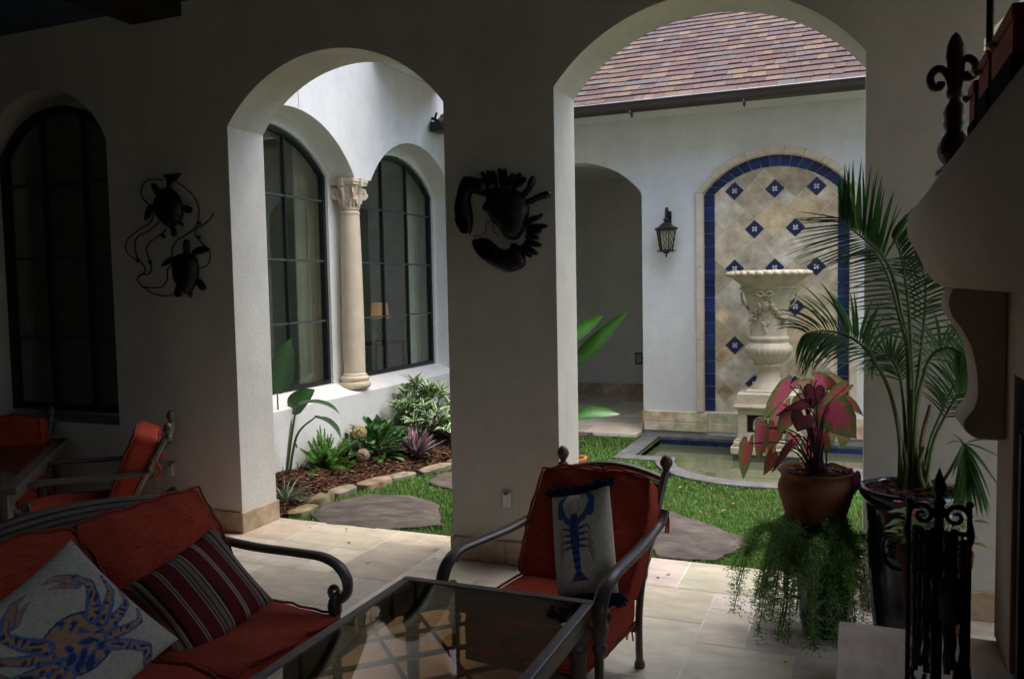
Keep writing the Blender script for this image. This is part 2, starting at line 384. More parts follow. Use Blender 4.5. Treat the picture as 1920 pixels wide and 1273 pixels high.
g = G(); g.box(AW[0]-.6, AW[1]+.07, DB+.6, DB+.65, .3, 3.4); g.box(AW[0]-.65, AW[0]-.6, DF+.33, DB+.65, .3, 3.4); g.box(AW[1]+.07, AW[1]+.09, DB+.01, DB+.65, .3, 3.4)
g.box(AW[0]-.6, AW[1]+.07, DB+.01, DB+.65, 3.4, 3.45); g.box(AW[0]-.6, AW[1]+.07, DB+.01, DB+.65, .25, .3)
tag(g.build('dark_room_wall', dark), kind='structure')
# ---- remaining loggia walls
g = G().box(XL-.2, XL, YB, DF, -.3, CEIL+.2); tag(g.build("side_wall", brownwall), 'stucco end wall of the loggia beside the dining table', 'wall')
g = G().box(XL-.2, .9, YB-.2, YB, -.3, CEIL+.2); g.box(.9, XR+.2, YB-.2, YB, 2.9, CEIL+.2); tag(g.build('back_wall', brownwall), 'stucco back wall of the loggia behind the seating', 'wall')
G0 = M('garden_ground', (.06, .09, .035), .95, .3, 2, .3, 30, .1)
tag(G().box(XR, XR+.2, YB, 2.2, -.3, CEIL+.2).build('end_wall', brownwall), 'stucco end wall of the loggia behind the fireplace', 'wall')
tag(G().box(-60, 60, -60, 70, -.9, -.35).build('ground', G0), kind='structure')
tag(G().box(XR, XR+5, YB-5, DB, -.3, -.01).build('terrace', trav), kind='structure')
g = G().box(XL-.3, XR+.3, YB-.3, DB+.4, 4.6, 4.75); tag(g.build('loggia_roof', brown), 'flat bronze roof slab over the loggia', 'roof')
# ================================================================== COURTYARD
# pool outline: rectangle with a half-round bay to the front
PX0, PX1, PYF, PYB, PR, PC = -1.88, .36, 7.45, 8.46, .74, (-.76, 7.44)
def in_pool(x, y, m=0):
    return (PX0-m < x < PX1+m and PYF-m < y < PYB+m) or (math.hypot(x-PC[0], y-PC[1]) < PR+m and y < PC[1]+.1)
lawnm = M('lawn_soil', (.055, .085, .025), .95, .4, 25, .5, 80, .1)
g = G(); u = .06; nx = int((XR-XW)/u)+1; ny = int((Y3-4.616)/u)+1
for i in range(nx):
    for j in range(ny):
        x, y = XW+i*u, 4.616+j*u
        if in_pool(x+u/2, y+u/2, -.03): continue
        g.quad((x, y, -.03), (x+u, y, -.03), (x+u, min(y+u, Y3), -.03), (x, min(y+u, Y3), -.03))
tag(g.build('lawn', lawnm, recalc=False), kind='structure')
# pool outline polyline (counter-clockwise from back left)
def pool_line(m=0, n=28):
    pts = [(PX0-m, PYB+m*0), (PX0-m, PYF-m)]
    r = PR+m; dx = math.sqrt(max(0, r*r-(PC[1]-(PYF-m))**2)); a0 = math.atan2((PYF-m)-PC[1], -dx); a1 = math.atan2((PYF-m)-PC[1], dx)
    if a0 > 0: a0 -= 2*math.pi
    if a0 > a1: a0, a1 = a1, a0
    for i in range(n+1):
        a = a0+(a1-a0)*i/n; pts.append((PC[0]+r*math.cos(a), PC[1]+r*math.sin(a)))
    pts += [(PX1+m, PYF-m), (PX1+m, PYB)]
    return pts
inn, ou = pool_line(0), pool_line(.17)
ou[0] = (ou[0][0], PYB+.0); ou[-1] = (ou[-1][0], PYB)
g = G(); k = len(inn)
for i in range(k-1):
    for (z0, z1) in ((-.03, -.004),):
        a, b, c_, d = inn[i], inn[i+1], ou[i+1], ou[i]
        v = [(a[0], a[1], z1), (b[0], b[1], z1), (c_[0], c_[1], z1), (d[0], d[1], z1), (a[0], a[1], z0-.03), (b[0], b[1], z0-.03), (c_[0], c_[1], z0-.03), (d[0], d[1], z0-.03)]
        g.add(v, [(0, 1, 2, 3), (0, 4, 5, 1), (2, 6, 7, 3), (4, 7, 6, 5)])
g.box(PX0-.20, PX1+.20, PYB, PYB+.20, -.05, -.0035)
pt = thing('fountain_pool', 'small garden pool with slate coping and blue waterline tiles', 'pool', (-.76, 7.9, 0))
g.build('coping', coping, pt, bevel=.006, bseg=2)
g = G()
for i in range(k-1):
    a, b = inn[i], inn[i+1]; L_ = math.dist(a, b); n = max(1, round(L_/.1))
    for q in range(n):
        p0 = [a[j]+(b[j]-a[j])*(q+.02)/n for j in (0, 1)]; p1 = [a[j]+(b[j]-a[j])*(q+.98)/n for j in (0, 1)]
        g.quad((*p0, -.045), (*p1, -.045), (*p1, -.145), (*p0, -.145), rgbvar(.25))
for q in range(22):
    x = PX0+q*(PX1-PX0)/22; g.quad((x+.001, PYB-.001, -.04), (x+.1, PYB-.001, -.04), (x+.1, PYB-.001, -.145), (x+.001, PYB-.001, -.145), rgbvar(.25))
g.build('waterline_tile', bluet, pt, recalc=False)
basin = M('basin_plaster', (.20, .19, .12), .8, .2, 6)
g = G()
for i in range(k-1):
    a, b = inn[i], inn[i+1]; g.quad((*a, -.02), (*b, -.02), (*b, -.5), (*a, -.5))
g.quad((PX0, PYB+.003, -.02), (PX1, PYB+.003, -.02), (PX1, PYB+.003, -.5), (PX0, PYB+.003, -.5))
g.box(PX0-.05, PX1+.05, PC[1]-PR-.05, PYB+.05, -.55, -.49); g.build('basin', basin, pt, recalc=False)
wm = D.materials.new('pool_water'); wm.use_nodes = True; n = wm.node_tree; b = n.nodes['Principled BSDF']
b.inputs['Base Color'].default_value = (.10, .115, .065, 1); b.inputs['Roughness'].default_value = .03; b.inputs['IOR'].default_value = 1.45
b.inputs['Specular IOR Level'].default_value = .8
nz = n.nodes.new('ShaderNodeTexNoise'); nz.inputs['Scale'].default_value = 3; tc = n.nodes.new('ShaderNodeTexCoord'); n.links.new(tc.outputs['Object'], nz.inputs['Vector'])
bp = n.nodes.new('ShaderNodeBump'); bp.inputs['Strength'].default_value = .02; bp.inputs['Distance'].default_value = .02; n.links.new(nz.outputs[0], bp.inputs['Height']); n.links.new(bp.outputs[0], b.inputs['Normal'])
g = G(); g.add([(x, y, -.085) for x, y in inn], [tuple(range(k))])
tag(g.build('water', wm, recalc=False), kind='structure')
# ---- house wing with the twin windows (W2)
mf2 = lambda u, z, d: (XW-d, u, z)
t2 = thing('house_wing', 'white stucco house wall with twin arched windows along the flower bed', 'house', (XW, 6.6, 0))
aA, aB = (4.79, 6.51, 2.565, 3.03), (6.777, 8.50, 2.565, 3.03)
ZS = .612
g = G()
# front slab: joined double opening = arches above the spring line, one wide slot below
wall_arch(g, 4.58, Y3, 2.565, 6.0, [(*aA, 2.565), (*aB, 2.565)], mf2, 0, .24)
def slab(g, u0, u1, z0, z1, mp, d0, d1):
    q = [mp(u, z, d) for d in (d0, d1) for u, z in ((u0, z0), (u1, z0), (u1, z1), (u0, z1))]
    g.add(q, [(0, 1, 2, 3), (4, 7, 6, 5), (0, 4, 5, 1), (1, 5, 6, 2), (2, 6, 7, 3), (3, 7, 4, 0)])
slab(g, 4.58, aA[0], -.3, 2.565, mf2, 0, .24); slab(g, aB[1], Y3, -.3, 2.565, mf2, 0, .24); slab(g, aA[0], aB[1], -.3, ZS, mf2, 0, .24)
# sloping sill behind the front edge
g.add([mf2(aA[0], ZS+.001, 0.001), mf2(aB[1], ZS+.001, 0.001), mf2(aB[1], .70, .24), mf2(aA[0], .70, .24)], [(0, 1, 2, 3)])
# back slab with the two window openings
wall_arch(g, 4.58, Y3, -.3, 6.0, [(4.83, 6.43, 2.58, 2.93, .70), (6.86, 8.46, 2.58, 2.93, .70)], mf2, .241, .34)
wo = g.build('wall', stucco, t2, recalc=False); weld(wo, .0002)
# raised plaster trims (weep lines) above the arches
g = G(); g.tube([mf2(7.64, 3.045, -.002), mf2(7.60, 3.31, -.002)], .006, 5); g.box(XW, XW+.008, 7.565, 7.635, 3.30, 3.335)
g.tube([mf2(6.93+.0, 2.78, -.001), mf2(7.03, 2.98, -.001), mf2(7.2, 3.14, -.001), mf2(7.4, 3.24, -.001), mf2(7.55, 3.28, -.001)], .003, 4)
g.build('plaster_line', stucco, t2); G().tube([mf2(5.72, 3.05, -.002), mf2(5.70, 3.4, -.002)], .006, 5).build('plaster_line', stucco, t2)
G().box(XW-.3, XW+.48, 4.58, Y3, 4.45, 4.6).build('eave', stucco, t2, bevel=.01)  # unseen overhang added to shade the top of this wall
for (a, b) in ((4.83, 6.43), (6.86, 8.46)):
    lab = 'near' if a < 5 else 'far'
    w_ = thing('arched_window', 'steel window left of the stone column, behind the tall banana-like leaf' if a < 5 else 'steel window right of the stone column in the courtyard', 'window', (XW-.29, (a+b)/2, .70), group='twin courtyard windows')
    d_ = (b-a)
    window_set(w_, a+.006, b-.006, .706, 2.575, 2.92, lambda u, z, d: (XW-.315+d, u, z), [a+d_*.355, a+d_*.665] if a > 5 else [a+d_*.335, a+d_*.645], [1.28, 1.82, 2.36], gmat=wglass, topmat=green, barw=.010)
# room behind
rm = M('room_plaster', (.50, .52, .45), .9)
g = G(); x0, x1, y0, y1 = XW-3.6, XW-.34, 4.62, Y3+.5
g.box(x0-.05, x0, y0, y1, -.2, 3.6); g.box(x0, x1, y0-.04, y0, -.2, 3.6); g.box(x0, x1, y1, y1+.05, -.2, 3.6); g.box(x0, x1, y0, y1, 3.6, 3.65); g.box(x0, x1, y0, y1, -.25, -.2)
tag(g.build('room_shell', rm), kind='structure')
curtm = M('curtain_fabric', (.74, .74, .62), .9, .1, 3, 0, 1, .05, tr=.15)
def curtain(u0, u1, label):
    t = thing('curtain', label, 'curtain', (XW-.55, (u0+u1)/2, .2)); g = G(); n = 60; vs = []
    for i in range(n+1):
        u = u0+(u1-u0)*i/n; d = .04*math.sin(i*.9)+.02*math.sin(i*2.3)
        vs += [(XW-.55+d, u, .1), (XW-.55+d*.8, u, 3.2)]
    g.add(vs, [(2*i, 2*i+2, 2*i+3, 2*i+1) for i in range(n)]); g.build('cloth', curtm, t, smooth=80)
    G().tube([(XW-.55, u0-.1, 3.22), (XW-.55, u1+.1, 3.22)], .012).build('rod', iron, t)
curtain(6.35, 6.95, 'pale green pleated curtain behind the window left of the column')
curtain(8.35, 8.95, 'pale green pleated curtain behind the window right of the column')
# furniture in the room: a bed-side lamp that is lit
lampm = D.materials.new('lamp_shade_lit'); lampm.use_nodes = True; bb = lampm.node_tree.nodes['Principled BSDF']; bb.inputs['Base Color'].default_value = (.4, .22, .09, 1)
bb.inputs['Emission Color'].default_value = (1, .45, .12, 1); bb.inputs['Emission Strength'].default_value = .045
lp = P(712, 582, X=XW-.95); t = thing('table_lamp', 'lit amber table lamp seen through the right window', 'lamp', (lp.x, lp.y, lp.z-.2))
G().lathe([(.11, -.09), (.09, .09)], lp, 24).build('lamp_shade', lampm, t, smooth=60)
G().lathe([(.06, -.36), (.07, -.34), (.02, -.3), (.035, -.22), (.015, -.12), (.012, -.05)], lp, 16).build('lamp_base', brown, t, smooth=60)
wood = M('dark_wood', (.05, .028, .016), .4, .3, 10, stretch=(1, 1, 8))
t = thing('side_table', 'small dark table under the lit lamp inside the room', 'table', (lp.x, lp.y, -.2))
G().box(lp.x-.25, lp.x+.25, lp.y-.25, lp.y+.25, lp.z-.39, lp.z-.36).build('tabletop', wood, t, bevel=.004)
for dx in (-.2, .2):
    for dy in (-.2, .2): G().box(lp.x+dx-.02, lp.x+dx+.02, lp.y+dy-.02, lp.y+dy+.02, -.2, lp.z-.391).build('leg', wood, t)
# ---- stone column between the twin windows
cxy = (XW-.115, 6.59); t = thing('stone_column', 'carved cream stone column between the twin windows', 'column', (cxy[0], cxy[1], .62))
G().lathe([(.13, .650), (.142, .663), (.148, .682), (.142, .70), (.126, .708), (.122, .714), (.132, .727), (.134, .745), (.126, .758), (.112, .763), (.112, .775), (.098, .79)], (*cxy, 0), 40).build('base', cream, t, smooth=40)
G().lathe([(.099, .785), (.101, 1.2), (.095, 1.8), (.086, 2.25)], (*cxy, 0), 40).build('shaft', cream, t, smooth=60)
cap = G().lathe([(.122, 2.225), (.142, 2.232), (.142, 2.25), (.13, 2.258), (.128, 2.27), (.138, 2.275), (.138, 2.29), (.125, 2.30), (.13, 2.36), (.15, 2.43), (.18, 2.50), (.17, 2.505)], (*cxy, 0), 48)
s_ = .185; cap.box(cxy[0]-s_, cxy[0]+s_, cxy[1]-s_, cxy[1]+s_, 2.505, 2.53); cap.box(cxy[0]-s_-.012, cxy[0]+s_+.012, cxy[1]-s_-.012, cxy[1]+s_+.012, 2.53, 2.562)
for k4 in range(4): # abacus flower
    a = k4*math.pi/2; cap.box(cxy[0]+math.cos(a)*.19-.03, cxy[0]+math.cos(a)*.19+.03, cxy[1]+math.sin(a)*.19-.03, cxy[1]+math.sin(a)*.19+.03, 2.49, 2.567)
SCC = lambda g_: setattr(g_, 'v', [(cxy[0]+(x-cxy[0])*.64, cxy[1]+(y-cxy[1])*.64, 2.566+(z-2.566)*.96) for x, y, z in g_.v])
SCC(cap); cb = cap.build('capital', cream, t, smooth=35, bevel=.0)
g = G()
def spiral(g, c, ax, ay, r0, turns=2.2, rt_=.012, n=26, flip=1):
    pts = []; rs = []
    for i in range(n):
        q = i/(n-1); a = flip*q*turns*2*math.pi; r = r0*(1-.88*q); pts.append(Vector(c)+Vector(ax)*(r*math.cos(a))+Vector(ay)*(r*math.sin(a))); rs.append(rt_*(1-.45*q))
    g.tube(pts, rs, 6)
for k4 in range(8):
    a = k4*math.pi/4; big = k4 % 2 == 1
    rr = .205 if big else .155; zc_ = 2.43 if big else 2.36
    cen = (cxy[0]+rr*math.cos(a), cxy[1]+rr*math.sin(a), zc_)
    tn = (-math.sin(a), math.cos(a), 0); rd = (math.cos(a), math.sin(a), 0)
    if big:
        spiral(g, cen, rd, (0, 0, 1), .055, flip=-1, rt_=.016); 
    else:
        for sg in (-1, 1):
            c2 = Vector(cen)+Vector(tn)*(.045*sg); spiral(g, c2, tuple(x*sg for x in tn), (0, 0, 1), .042, rt_=.011)
        g.tube([(cxy[0]+.14*math.cos(a), cxy[1]+.14*math.sin(a), 2.30), (cxy[0]+.16*math.cos(a), cxy[1]+.16*math.sin(a), 2.40), (cxy[0]+.19*math.cos(a), cxy[1]+.19*math.sin(a), 2.47), (cxy[0]+.215*math.cos(a), cxy[1]+.215*math.sin(a), 2.46)], [.022, .028, .026, .012], 6)
for k4 in range(16):
    a = (k4+.5)*math.pi/8
    g.tube([(cxy[0]+.128*math.cos(a), cxy[1]+.128*math.sin(a), 2.295), (cxy[0]+.142*math.cos(a), cxy[1]+.142*math.sin(a), 2.34), (cxy[0]+.162*math.cos(a), cxy[1]+.162*math.sin(a), 2.38), (cxy[0]+.172*math.cos(a), cxy[1]+.172*math.sin(a), 2.37)], [.016, .02, .016, .006], 6)
SCC(g); g.build('scroll', cream, cb, smooth=60)
# ---- eave corner over the far end of this wing
shing = M('asphalt_shingle', (1, 1, 1), .9, .22, 60, .4, 220, .1, attr=True, bdist=.004)
t = thing('eave_corner', 'white boxed eave where the two roofs meet above the twin windows', 'eave', (-3.9, 7.8, 3.72))
G().box(XW+.001, -2.75, 6.86, 8.18, 3.70, 3.9).build('soffit_box', stucco, t, bevel=.01)
# ---- fountain wing (W3)
mf3 = lambda u, z, d: (u, Y3+d, z)
t3 = thing('fountain_wing', 'low white wing with an arched passage, a tiled niche and a shingle roof', 'house', (-1.0, Y3, 0))
H3 = (-3.55, -2.095, 2.51, 2.875, -.3); NX = -.7625
g = wall_arch(G(), XW, XR, -.3, 3.32, [H3, (NX-.70, NX+.70, 2.47, 2.83, .225)], mf3, 0, .30)
wo = g.build('wall', stucco, t3, recalc=False); weld(wo)
g = G()   # two-course travertine base
def course(x0, x1, yf, z0, z1, n):
    s = (x1-x0)/n
    for i in range(n): g.box(x0+i*s+.001, x0+(i+1)*s-.001, yf, Y3+.005, z0, z1, (1.35+random.uniform(-.2, .2), 1.45+random.uniform(-.15, .15), 1.6+random.uniform(-.15, .15)))
for (z0, z1) in ((.02, .112), (.118, .222)):
    pr = .03 if z0 < .1 else .022
    course(-2.10, NX-.66, Y3-pr, z0, z1, 2); course(NX+.66, XR, Y3-pr, z0, z1, 8)
    course(NX-.657, NX+.657, Y3-pr+.028 if 0 else Y3-pr*.2, z0, z1, 4)
g.box(-2.103, -2.08, Y3-.03, Y3+.29, .02, .222)
g.build('base_course', travb, t3, bevel=.003, bseg=1)
# ---- niche: stone surround, blue border, diagonal tile field
nic = thing('tiled_niche', 'arched niche with blue tile border and diagonal travertine field', 'niche', (NX, Y3, .22))
limes = M('limestone_trim', (.66, .56, .42), .75, .12, 10, .1, 80, .2, bdist=.002)
def band(g, hw0, hw1, zs, c0, c1, zb, y0, y1, n=26, segs=None, gap=0., colf=None, side_n=None):
    """arched band between half widths hw0<hw1 (crowns c0<c1), split into blocks"""
    a0, a1 = arc(NX-hw0, NX+hw0, zs, c0, n*4), arc(NX-hw1, NX+hw1, zs, c1, n*4)
    def block(pts):
        c = colf() if colf else None; k = len(pts)
        vs = [(u, y0, z) for u, z in pts]+[(u, y1, z) for u, z in pts]
        g.add(vs, [tuple(range(k)), tuple(range(2*k-1, k-1, -1))]+[(i, i+k, (i+1) % k+k, (i+1) % k) for i in range(k)], c)
    e = gap/2/1.6*n
    for i in range(n):
        pts = [a0[4*i+j] for j in range(5)]; q = [a1[4*i+j] for j in range(5)]
        if gap:
            f = gap/2/max(1e-6, math.dist(pts[0], pts[4]))
            sh = lambda p: [tuple(p[0][m]+(p[4][m]-p[0][m])*f for m in (0, 1))]+p[1:4]+[tuple(p[4][m]+(p[0][m]-p[4][m])*f for m in (0, 1))]
            pts, q = sh(pts), sh(q)
        block(pts+q[::-1])
    s = (zs-zb)/side_n
    for sg in (-1, 1):
        for i in range(side_n):
            z0, z1 = zb+i*s+gap/2, zb+(i+1)*s-gap/2
            a, b = NX+sg*hw0, NX+sg*hw1
            block([(a, z0), (b, z0), (b, z1), (a, z1)] if sg > 0 else [(b, z0), (a, z0), (a, z1), (b, z1)])
g = G(); band(g, .70, .765, 2.47, 2.815, 2.89, .225, Y3-.03, Y3+.02, 9, gap=.0018, side_n=3); g.build('stone_surround', limes, nic, bevel=.006)
g = G(); band(g, .692, .716, 2.47, 2.806, 2.83, .225, Y3-.018, Y3+.055, 9, gap=.0015, side_n=3); g.build('surround_lip', limes, nic, bevel=.004)
g = G(); band(g, .588, .690, 2.455, 2.70, 2.805, .232, Y3+.04, Y3+.052, 15, gap=.006, side_n=17, colf=lambda: rgbvar(.3, .1)); g.build('blue_border', bluet, nic, bevel=.003, bseg=1)
G().box(NX-.72, NX+.72, Y3+.053, Y3+.08, .2, 2.9).build('grout_bed', grout, nic)
# diagonal field on a lattice of small squares
b_ = .138; fld = G(); blue = G(); dots = []; arcin = arc(NX-.586, NX+.586, 2.455, 2.70, 40)
def ztop(x):
    for (p, q), (r, s_) in zip(arcin, arcin[1:]):
        if p <= x <= r: return q+(s_-q)*(x-p)/(r-p)
    return 0
def clip(poly):
    """clip convex polygon (x,z) to the niche field"""
    planes = [(1, 0, NX-.586), (-1, 0, -(NX+.586)), (0, 1, .232)]
    a = arc(NX-.586, NX+.586, 2.455, 2.70, 10)
    for (p, q), (r, s_) in zip(a, a[1:]):
        nx_, nz_ = (s_-q), -(r-p); planes.append((nx_, nz_, nx_*p+nz_*q))
    for (a_, c_, d_) in planes:
        o = []
        for i in range(len(poly)):
            A, B = poly[i], poly[(i+1) % len(poly)]; fa, fb = a_*A[0]+c_*A[1]-d_, a_*B[0]+c_*B[1]-d_
            if fa >= 0: o.append(A)
            if fa*fb < 0: t_ = fa/(fa-fb); o.append((A[0]+(B[0]-A[0])*t_, A[1]+(B[1]-A[1])*t_))
        poly = o
        if len(poly) < 3: return None
    return poly
occ = {}; r2 = math.sqrt(.5)
def cell_poly(i, j, a, b, gp=.0028):
    pts = []
    for (s, t_) in ((i*b_+gp, j*b_+gp), ((i+a)*b_-gp, j*b_+gp), ((i+a)*b_-gp, (j+b)*b_-gp), (i*b_+gp, (j+b)*b_-gp)):
        s -= b_/2; t_ -= b_/2
        pts.append((NX+(s+t_)*r2, 2.479+(s-t_)*r2))
    return pts
for m in range(-14, 15):
    for n_ in range(-14, 15): occ[(3*m+2*n_, -m+2*n_)] = 'dot'
rr_ = random.Random(5)
for i in range(-16, 17):
    for j in range(-4, 26):
        pass
for j in range(-26, 27):
    for i in range(-26, 27):
        v = occ.get((i, j))
        if v == 'dot':
            pl = clip(cell_poly(i, j, 1, 1))
            if pl and abs(NX+(i+j)*b_*r2-NX) > .5: pl = None; fld.add([(x, Y3+.05, z) for x, z in clip(cell_poly(i, j, 1, 1))], [tuple(range(len(clip(cell_poly(i, j, 1, 1)))))], (.95, .92, .9))
            if pl: at_ = G().add([(x, Y3+.048, z) for x, z in pl], [tuple(range(len(pl)))], (.6, .6, .6)).build('accent_tile', bluet, nic, recalc=False)
            cx_, cz_ = NX+(i+j)*b_*r2, 2.479+(i-j)*b_*r2
            if pl and .3 < cz_ < 2.6: dots.append((cx_, cz_, at_))
            continue
        if v: continue
        if all(occ.get((i+a, j+b)) is None for a in (0, 1) for b in (0, 1)): a = b = 2
        elif occ.get((i+1, j)) is None and rr_.random() < .6: a, b = 2, 1
        else: a = b = 1
        for p in range(a):
            for q in range(b): occ[(i+p, j+q)] = 'x'
        pl = clip(cell_poly(i, j, a, b))
        if pl:
            tone = rr_.choice([1, 1.1, .92, 1.14, .84, .74, 1.04]); wm_ = rr_.uniform(-.16, .05)
            fld.add([(x, Y3+.05, z) for x, z in pl], [tuple(range(len(pl)))], (tone, tone*(1+wm_*.6), tone*(1+wm_*1.8)))
fieldm = M('travertine_field', (.52, .41, .28), .5, .22, 7, .08, 50, .3, c2=(.80, .71, .55), attr=True, bdist=.002)
fld.build('tile_field', fieldm, nic, recalc=False)
motif = M('tile_motif', (.62, .68, .66), .4, .1); ringm = M('tile_ring', (.16, .15, .20), .4, .1)
for (x, z, at_) in dots:
    g = G(); g2 = G()
    for k4 in range(4):
        a = math.pi/4+k4*math.pi/2; px, pz = x+.019*math.cos(a), z+.019*math.sin(a)
        g.add([(px+.0105*math.cos(2*math.pi*q/8), Y3+.0470, pz+.0105*math.sin(2*math.pi*q/8)) for q in range(8)], [tuple(range(8))])
    for a0 in (0, math.pi/2): pass
    s = .006; g.add([(x-s*2.2, Y3+.0468, z-s*.0-s*2.2+s*.6), (x-s*2.2+s*.6, Y3+.0468, z-s*2.2), (x+s*2.2, Y3+.0468, z+s*2.2-s*.6), (x+s*2.2-s*.6, Y3+.0468, z+s*2.2)], [(0, 1, 2, 3)])
    g.add([(x-s*2.2, Y3+.0466, z+s*2.2-s*.6), (x-s*2.2+s*.6, Y3+.0466, z+s*2.2), (x+s*2.2, Y3+.0466, z-s*2.2+s*.6), (x+s*2.2-s*.6, Y3+.0466, z-s*2.2)], [(0, 1, 2, 3)])
    for rad in (.044, .075):
        q = [(x, z+rad), (x+rad, z), (x, z-rad), (x-rad, z)]; w_ = rad-.0035; qi = [(x, z+w_), (x+w_, z), (x, z-w_), (x-w_, z)]
        g2.add([(a, Y3+.0475, c_) for a, c_ in q+qi], [(i, (i+1) % 4, 4+(i+1) % 4, 4+i) for i in range(4)])
    g.build('tile_flower', motif, at_, recalc=False); g2.build('tile_line', ringm, at_, recalc=False)
# ---- passage behind the arch
g = G(); g.box(-6.2, -.6, 11.45, 11.6, -.3, 3.3); g.box(-6.3, -6.2, Y3+.3, 11.6, -.3, 3.3); g.box(-.6, -.5, Y3+.3, 11.6, -.3, 3.3)
tag(g.build('passage_wall', stucco), 'plain stucco wall at the back of the arched passage', 'wall')
g = G().box(-6.3, -.5, Y3+.301, 11.6, 3.0, 3.1); tag(g.build('passage_ceiling', stucco), kind='structure')
tile_floor('passage_floor', -6.2, -2.115, Y3-.26, 11.45, .004, .22)
bt = thing('passage_baseboard', 'travertine baseboard along the back of the passage', 'baseboard', (-3, 11.45, 0)); g = G()
for i in range(14): g.box(-6.1+i*.39, -6.1+i*.39+.387, 11.435, 11.452, .005, .17, rgbvar(.3, .2))
g.build('board', travb, bt)
c = P(1198, 672, Y=11.45)
t = thing('wall_switch', 'green-edged switch plate on the passage back wall', 'switch', c)
G().box(c.x-.055, c.x+.055, c.y-.012, c.y-.001, c.z-.085, c.z+.085).build('cover_plate', M('teal_plate', (.05, .12, .12), .5), t, bevel=.004)
G().box(c.x-.035, c.x+.035, c.y-.016, c.y-.0121, c.z-.06, c.z+.06).build('rocker', M('grey_rocker', (.35, .4, .4), .5), t, bevel=.003)
# ---- shingle roof of the fountain wing
def shingle_roof(name, x0, x1, y0, z0, slope, rows, ex=.145, parent=None):
    g = G(); cs, sn = math.cos(slope), math.sin(slope)
    pal = [(.100, .061, .053), (.110, .071, .063), (.090, .060, .058), (.100, .083, .077), (.106, .088, .082), (.132, .092, .068), (.14, .098, .072), (.115, .077, .067), (.098, .067, .062), (.10, .066, .064), (.09, .062, .064)]
    for r in range(rows):
        x = x0-random.random()*.3
        while x < x1:
            w_ = random.choice([.08, .10, .13, .16, .20]); c = random.choice(pal); f = random.uniform(.9, 1.15); c = tuple(q*f for q in c)
            drop = random.choice([0, 0, .006, -.006]); s0, s1 = r*ex-drop, (r+1)*ex+.03; th = .014+random.uniform(0, .006)
            a, b = x+.0015, x+w_-.0015
            lo = (y0+s0*cs-sn*th, z0+s0*sn+cs*th); hi = (y0+s1*cs, z0+s1*sn+.002); bt_ = (y0+s0*cs, z0+s0*sn)
            v = [(a, lo[0], lo[1]), (b, lo[0], lo[1]), (b, hi[0], hi[1]), (a, hi[0], hi[1]), (a, bt_[0], bt_[1]), (b, bt_[0], bt_[1])]
            g.add(v, [(0, 1, 2, 3), (4, 5, 1, 0), (4, 0, 3), (5, 2, 1)], c); x += w_
    return g.build(name, shing, parent, recalc=False)
RS = R(33)
shingle_roof('roof', XW-.2, XR+.6, 8.12, 3.335, RS, 40, parent=t3)
cs, sn = math.cos(RS), math.sin(RS)
g = G(); g.add([(XW-.4, 8.13, 3.33), (XR+.6, 8.13, 3.33), (XR+.6, 8.12+6*cs, 3.325+6*sn), (XW-.4, 8.12+6*cs, 3.325+6*sn), (XW-.4, 8.13, 3.30), (XR+.6, 8.13, 3.30), (XR+.6, 8.12+6*cs, 3.1), (XW-.4, 8.12+6*cs, 3.1)], [(0, 1, 2, 3), (4, 7, 6, 5), (0, 4, 5, 1)])
g.build('roof_deck', wood, t3, recalc=False)
G().box(XW, XR+.3, 8.16, Y3+.01, 3.27, 3.30).build('soffit', stucco, t3)
gx0, gx1 = XW+.02, XR+.6   # half-round gutter
prof = [(8.16, 3.335)]+[(8.105+.055*math.cos(-a), 3.30-.075*math.sin(a)) for a in [math.pi*i/12 for i in range(13)]]+[(8.042, 3.312), (8.036, 3.318), (8.040, 3.324), (8.052, 3.320), (8.056, 3.302)]+[(8.105+.05*math.cos(-a), 3.302-.068*math.sin(a)) for a in [math.pi*(12-i)/12 for i in range(13)]]
g = G(); vs = [(x, y, z) for x in (gx0, gx1) for y, z in prof]; k = len(prof)
g.add(vs, [(i, i+1, k+i+1, k+i) for i in range(k-1)]+[tuple(range(k))]); gu = g.build('gutter', brown, t3, smooth=40); G().tube([(gx0, 8.042, 3.325), (gx1, 8.042, 3.325)], .007, 8).build('lip_highlight', M('highlight_metal', (.30, .31, .32), .3, .1, 5, 0, 1, .5, metal=.5), gu, smooth=60)  # pale tube paints the bright highlight along the gutter's front lip
for x in (-2.05, -.98, .1, 1.2, -3.1):
    g = G().tube([(x, 8.16, 3.25), (x, 8.05, 3.235), (x, 8.045, 3.21)], .007, 6); g.tube([(x, 8.12, 3.228), (x, 8.125, 3.18)], .006, 6); g.box(x-.012, x+.012, 8.11, 8.14, 3.195, 3.225); g.build('gutter_bracket', brown, gu)
t = thing('floodlight', 'black twin floodlight under the eave beside the twin windows', 'floodlight', (XW, 8.12, 3.3))
fl = P(817, 236, X=XW+.06)
G().tube([(XW, fl.y+.03, fl.z+.09), (XW+.08, fl.y+.03, fl.z+.05)], .016, 8).build('arm', iron, t)
G().tube([(XW+.06, fl.y-.02, fl.z+.06), (XW+.10, fl.y-.05, fl.z+.12)], .012, 8).build('sensor', iron, t)
g = G().box(XW+.02, XW+.16, fl.y-.07, fl.y+.12, fl.z-.07, fl.z+.03); g.build('lamp_head', iron, t, bevel=.012)
# ---- courtyard side opposite the windows
g = wall_arch(G(), DB, Y3, -.3, 3.9, [(5.2, 6.6, 2.4, 2.9, -.3)], lambda u, z, d: (XR+d, u, z), 0, .3)
tag(g.build('east_wall', M('reflected_stucco', (.62, .64, .58), .9, .1, 3), recalc=False), 'stucco garden wall with an open arch on the right side', 'wall')  # unseen wall, colour tuned to brighten its reflection in the twin windows
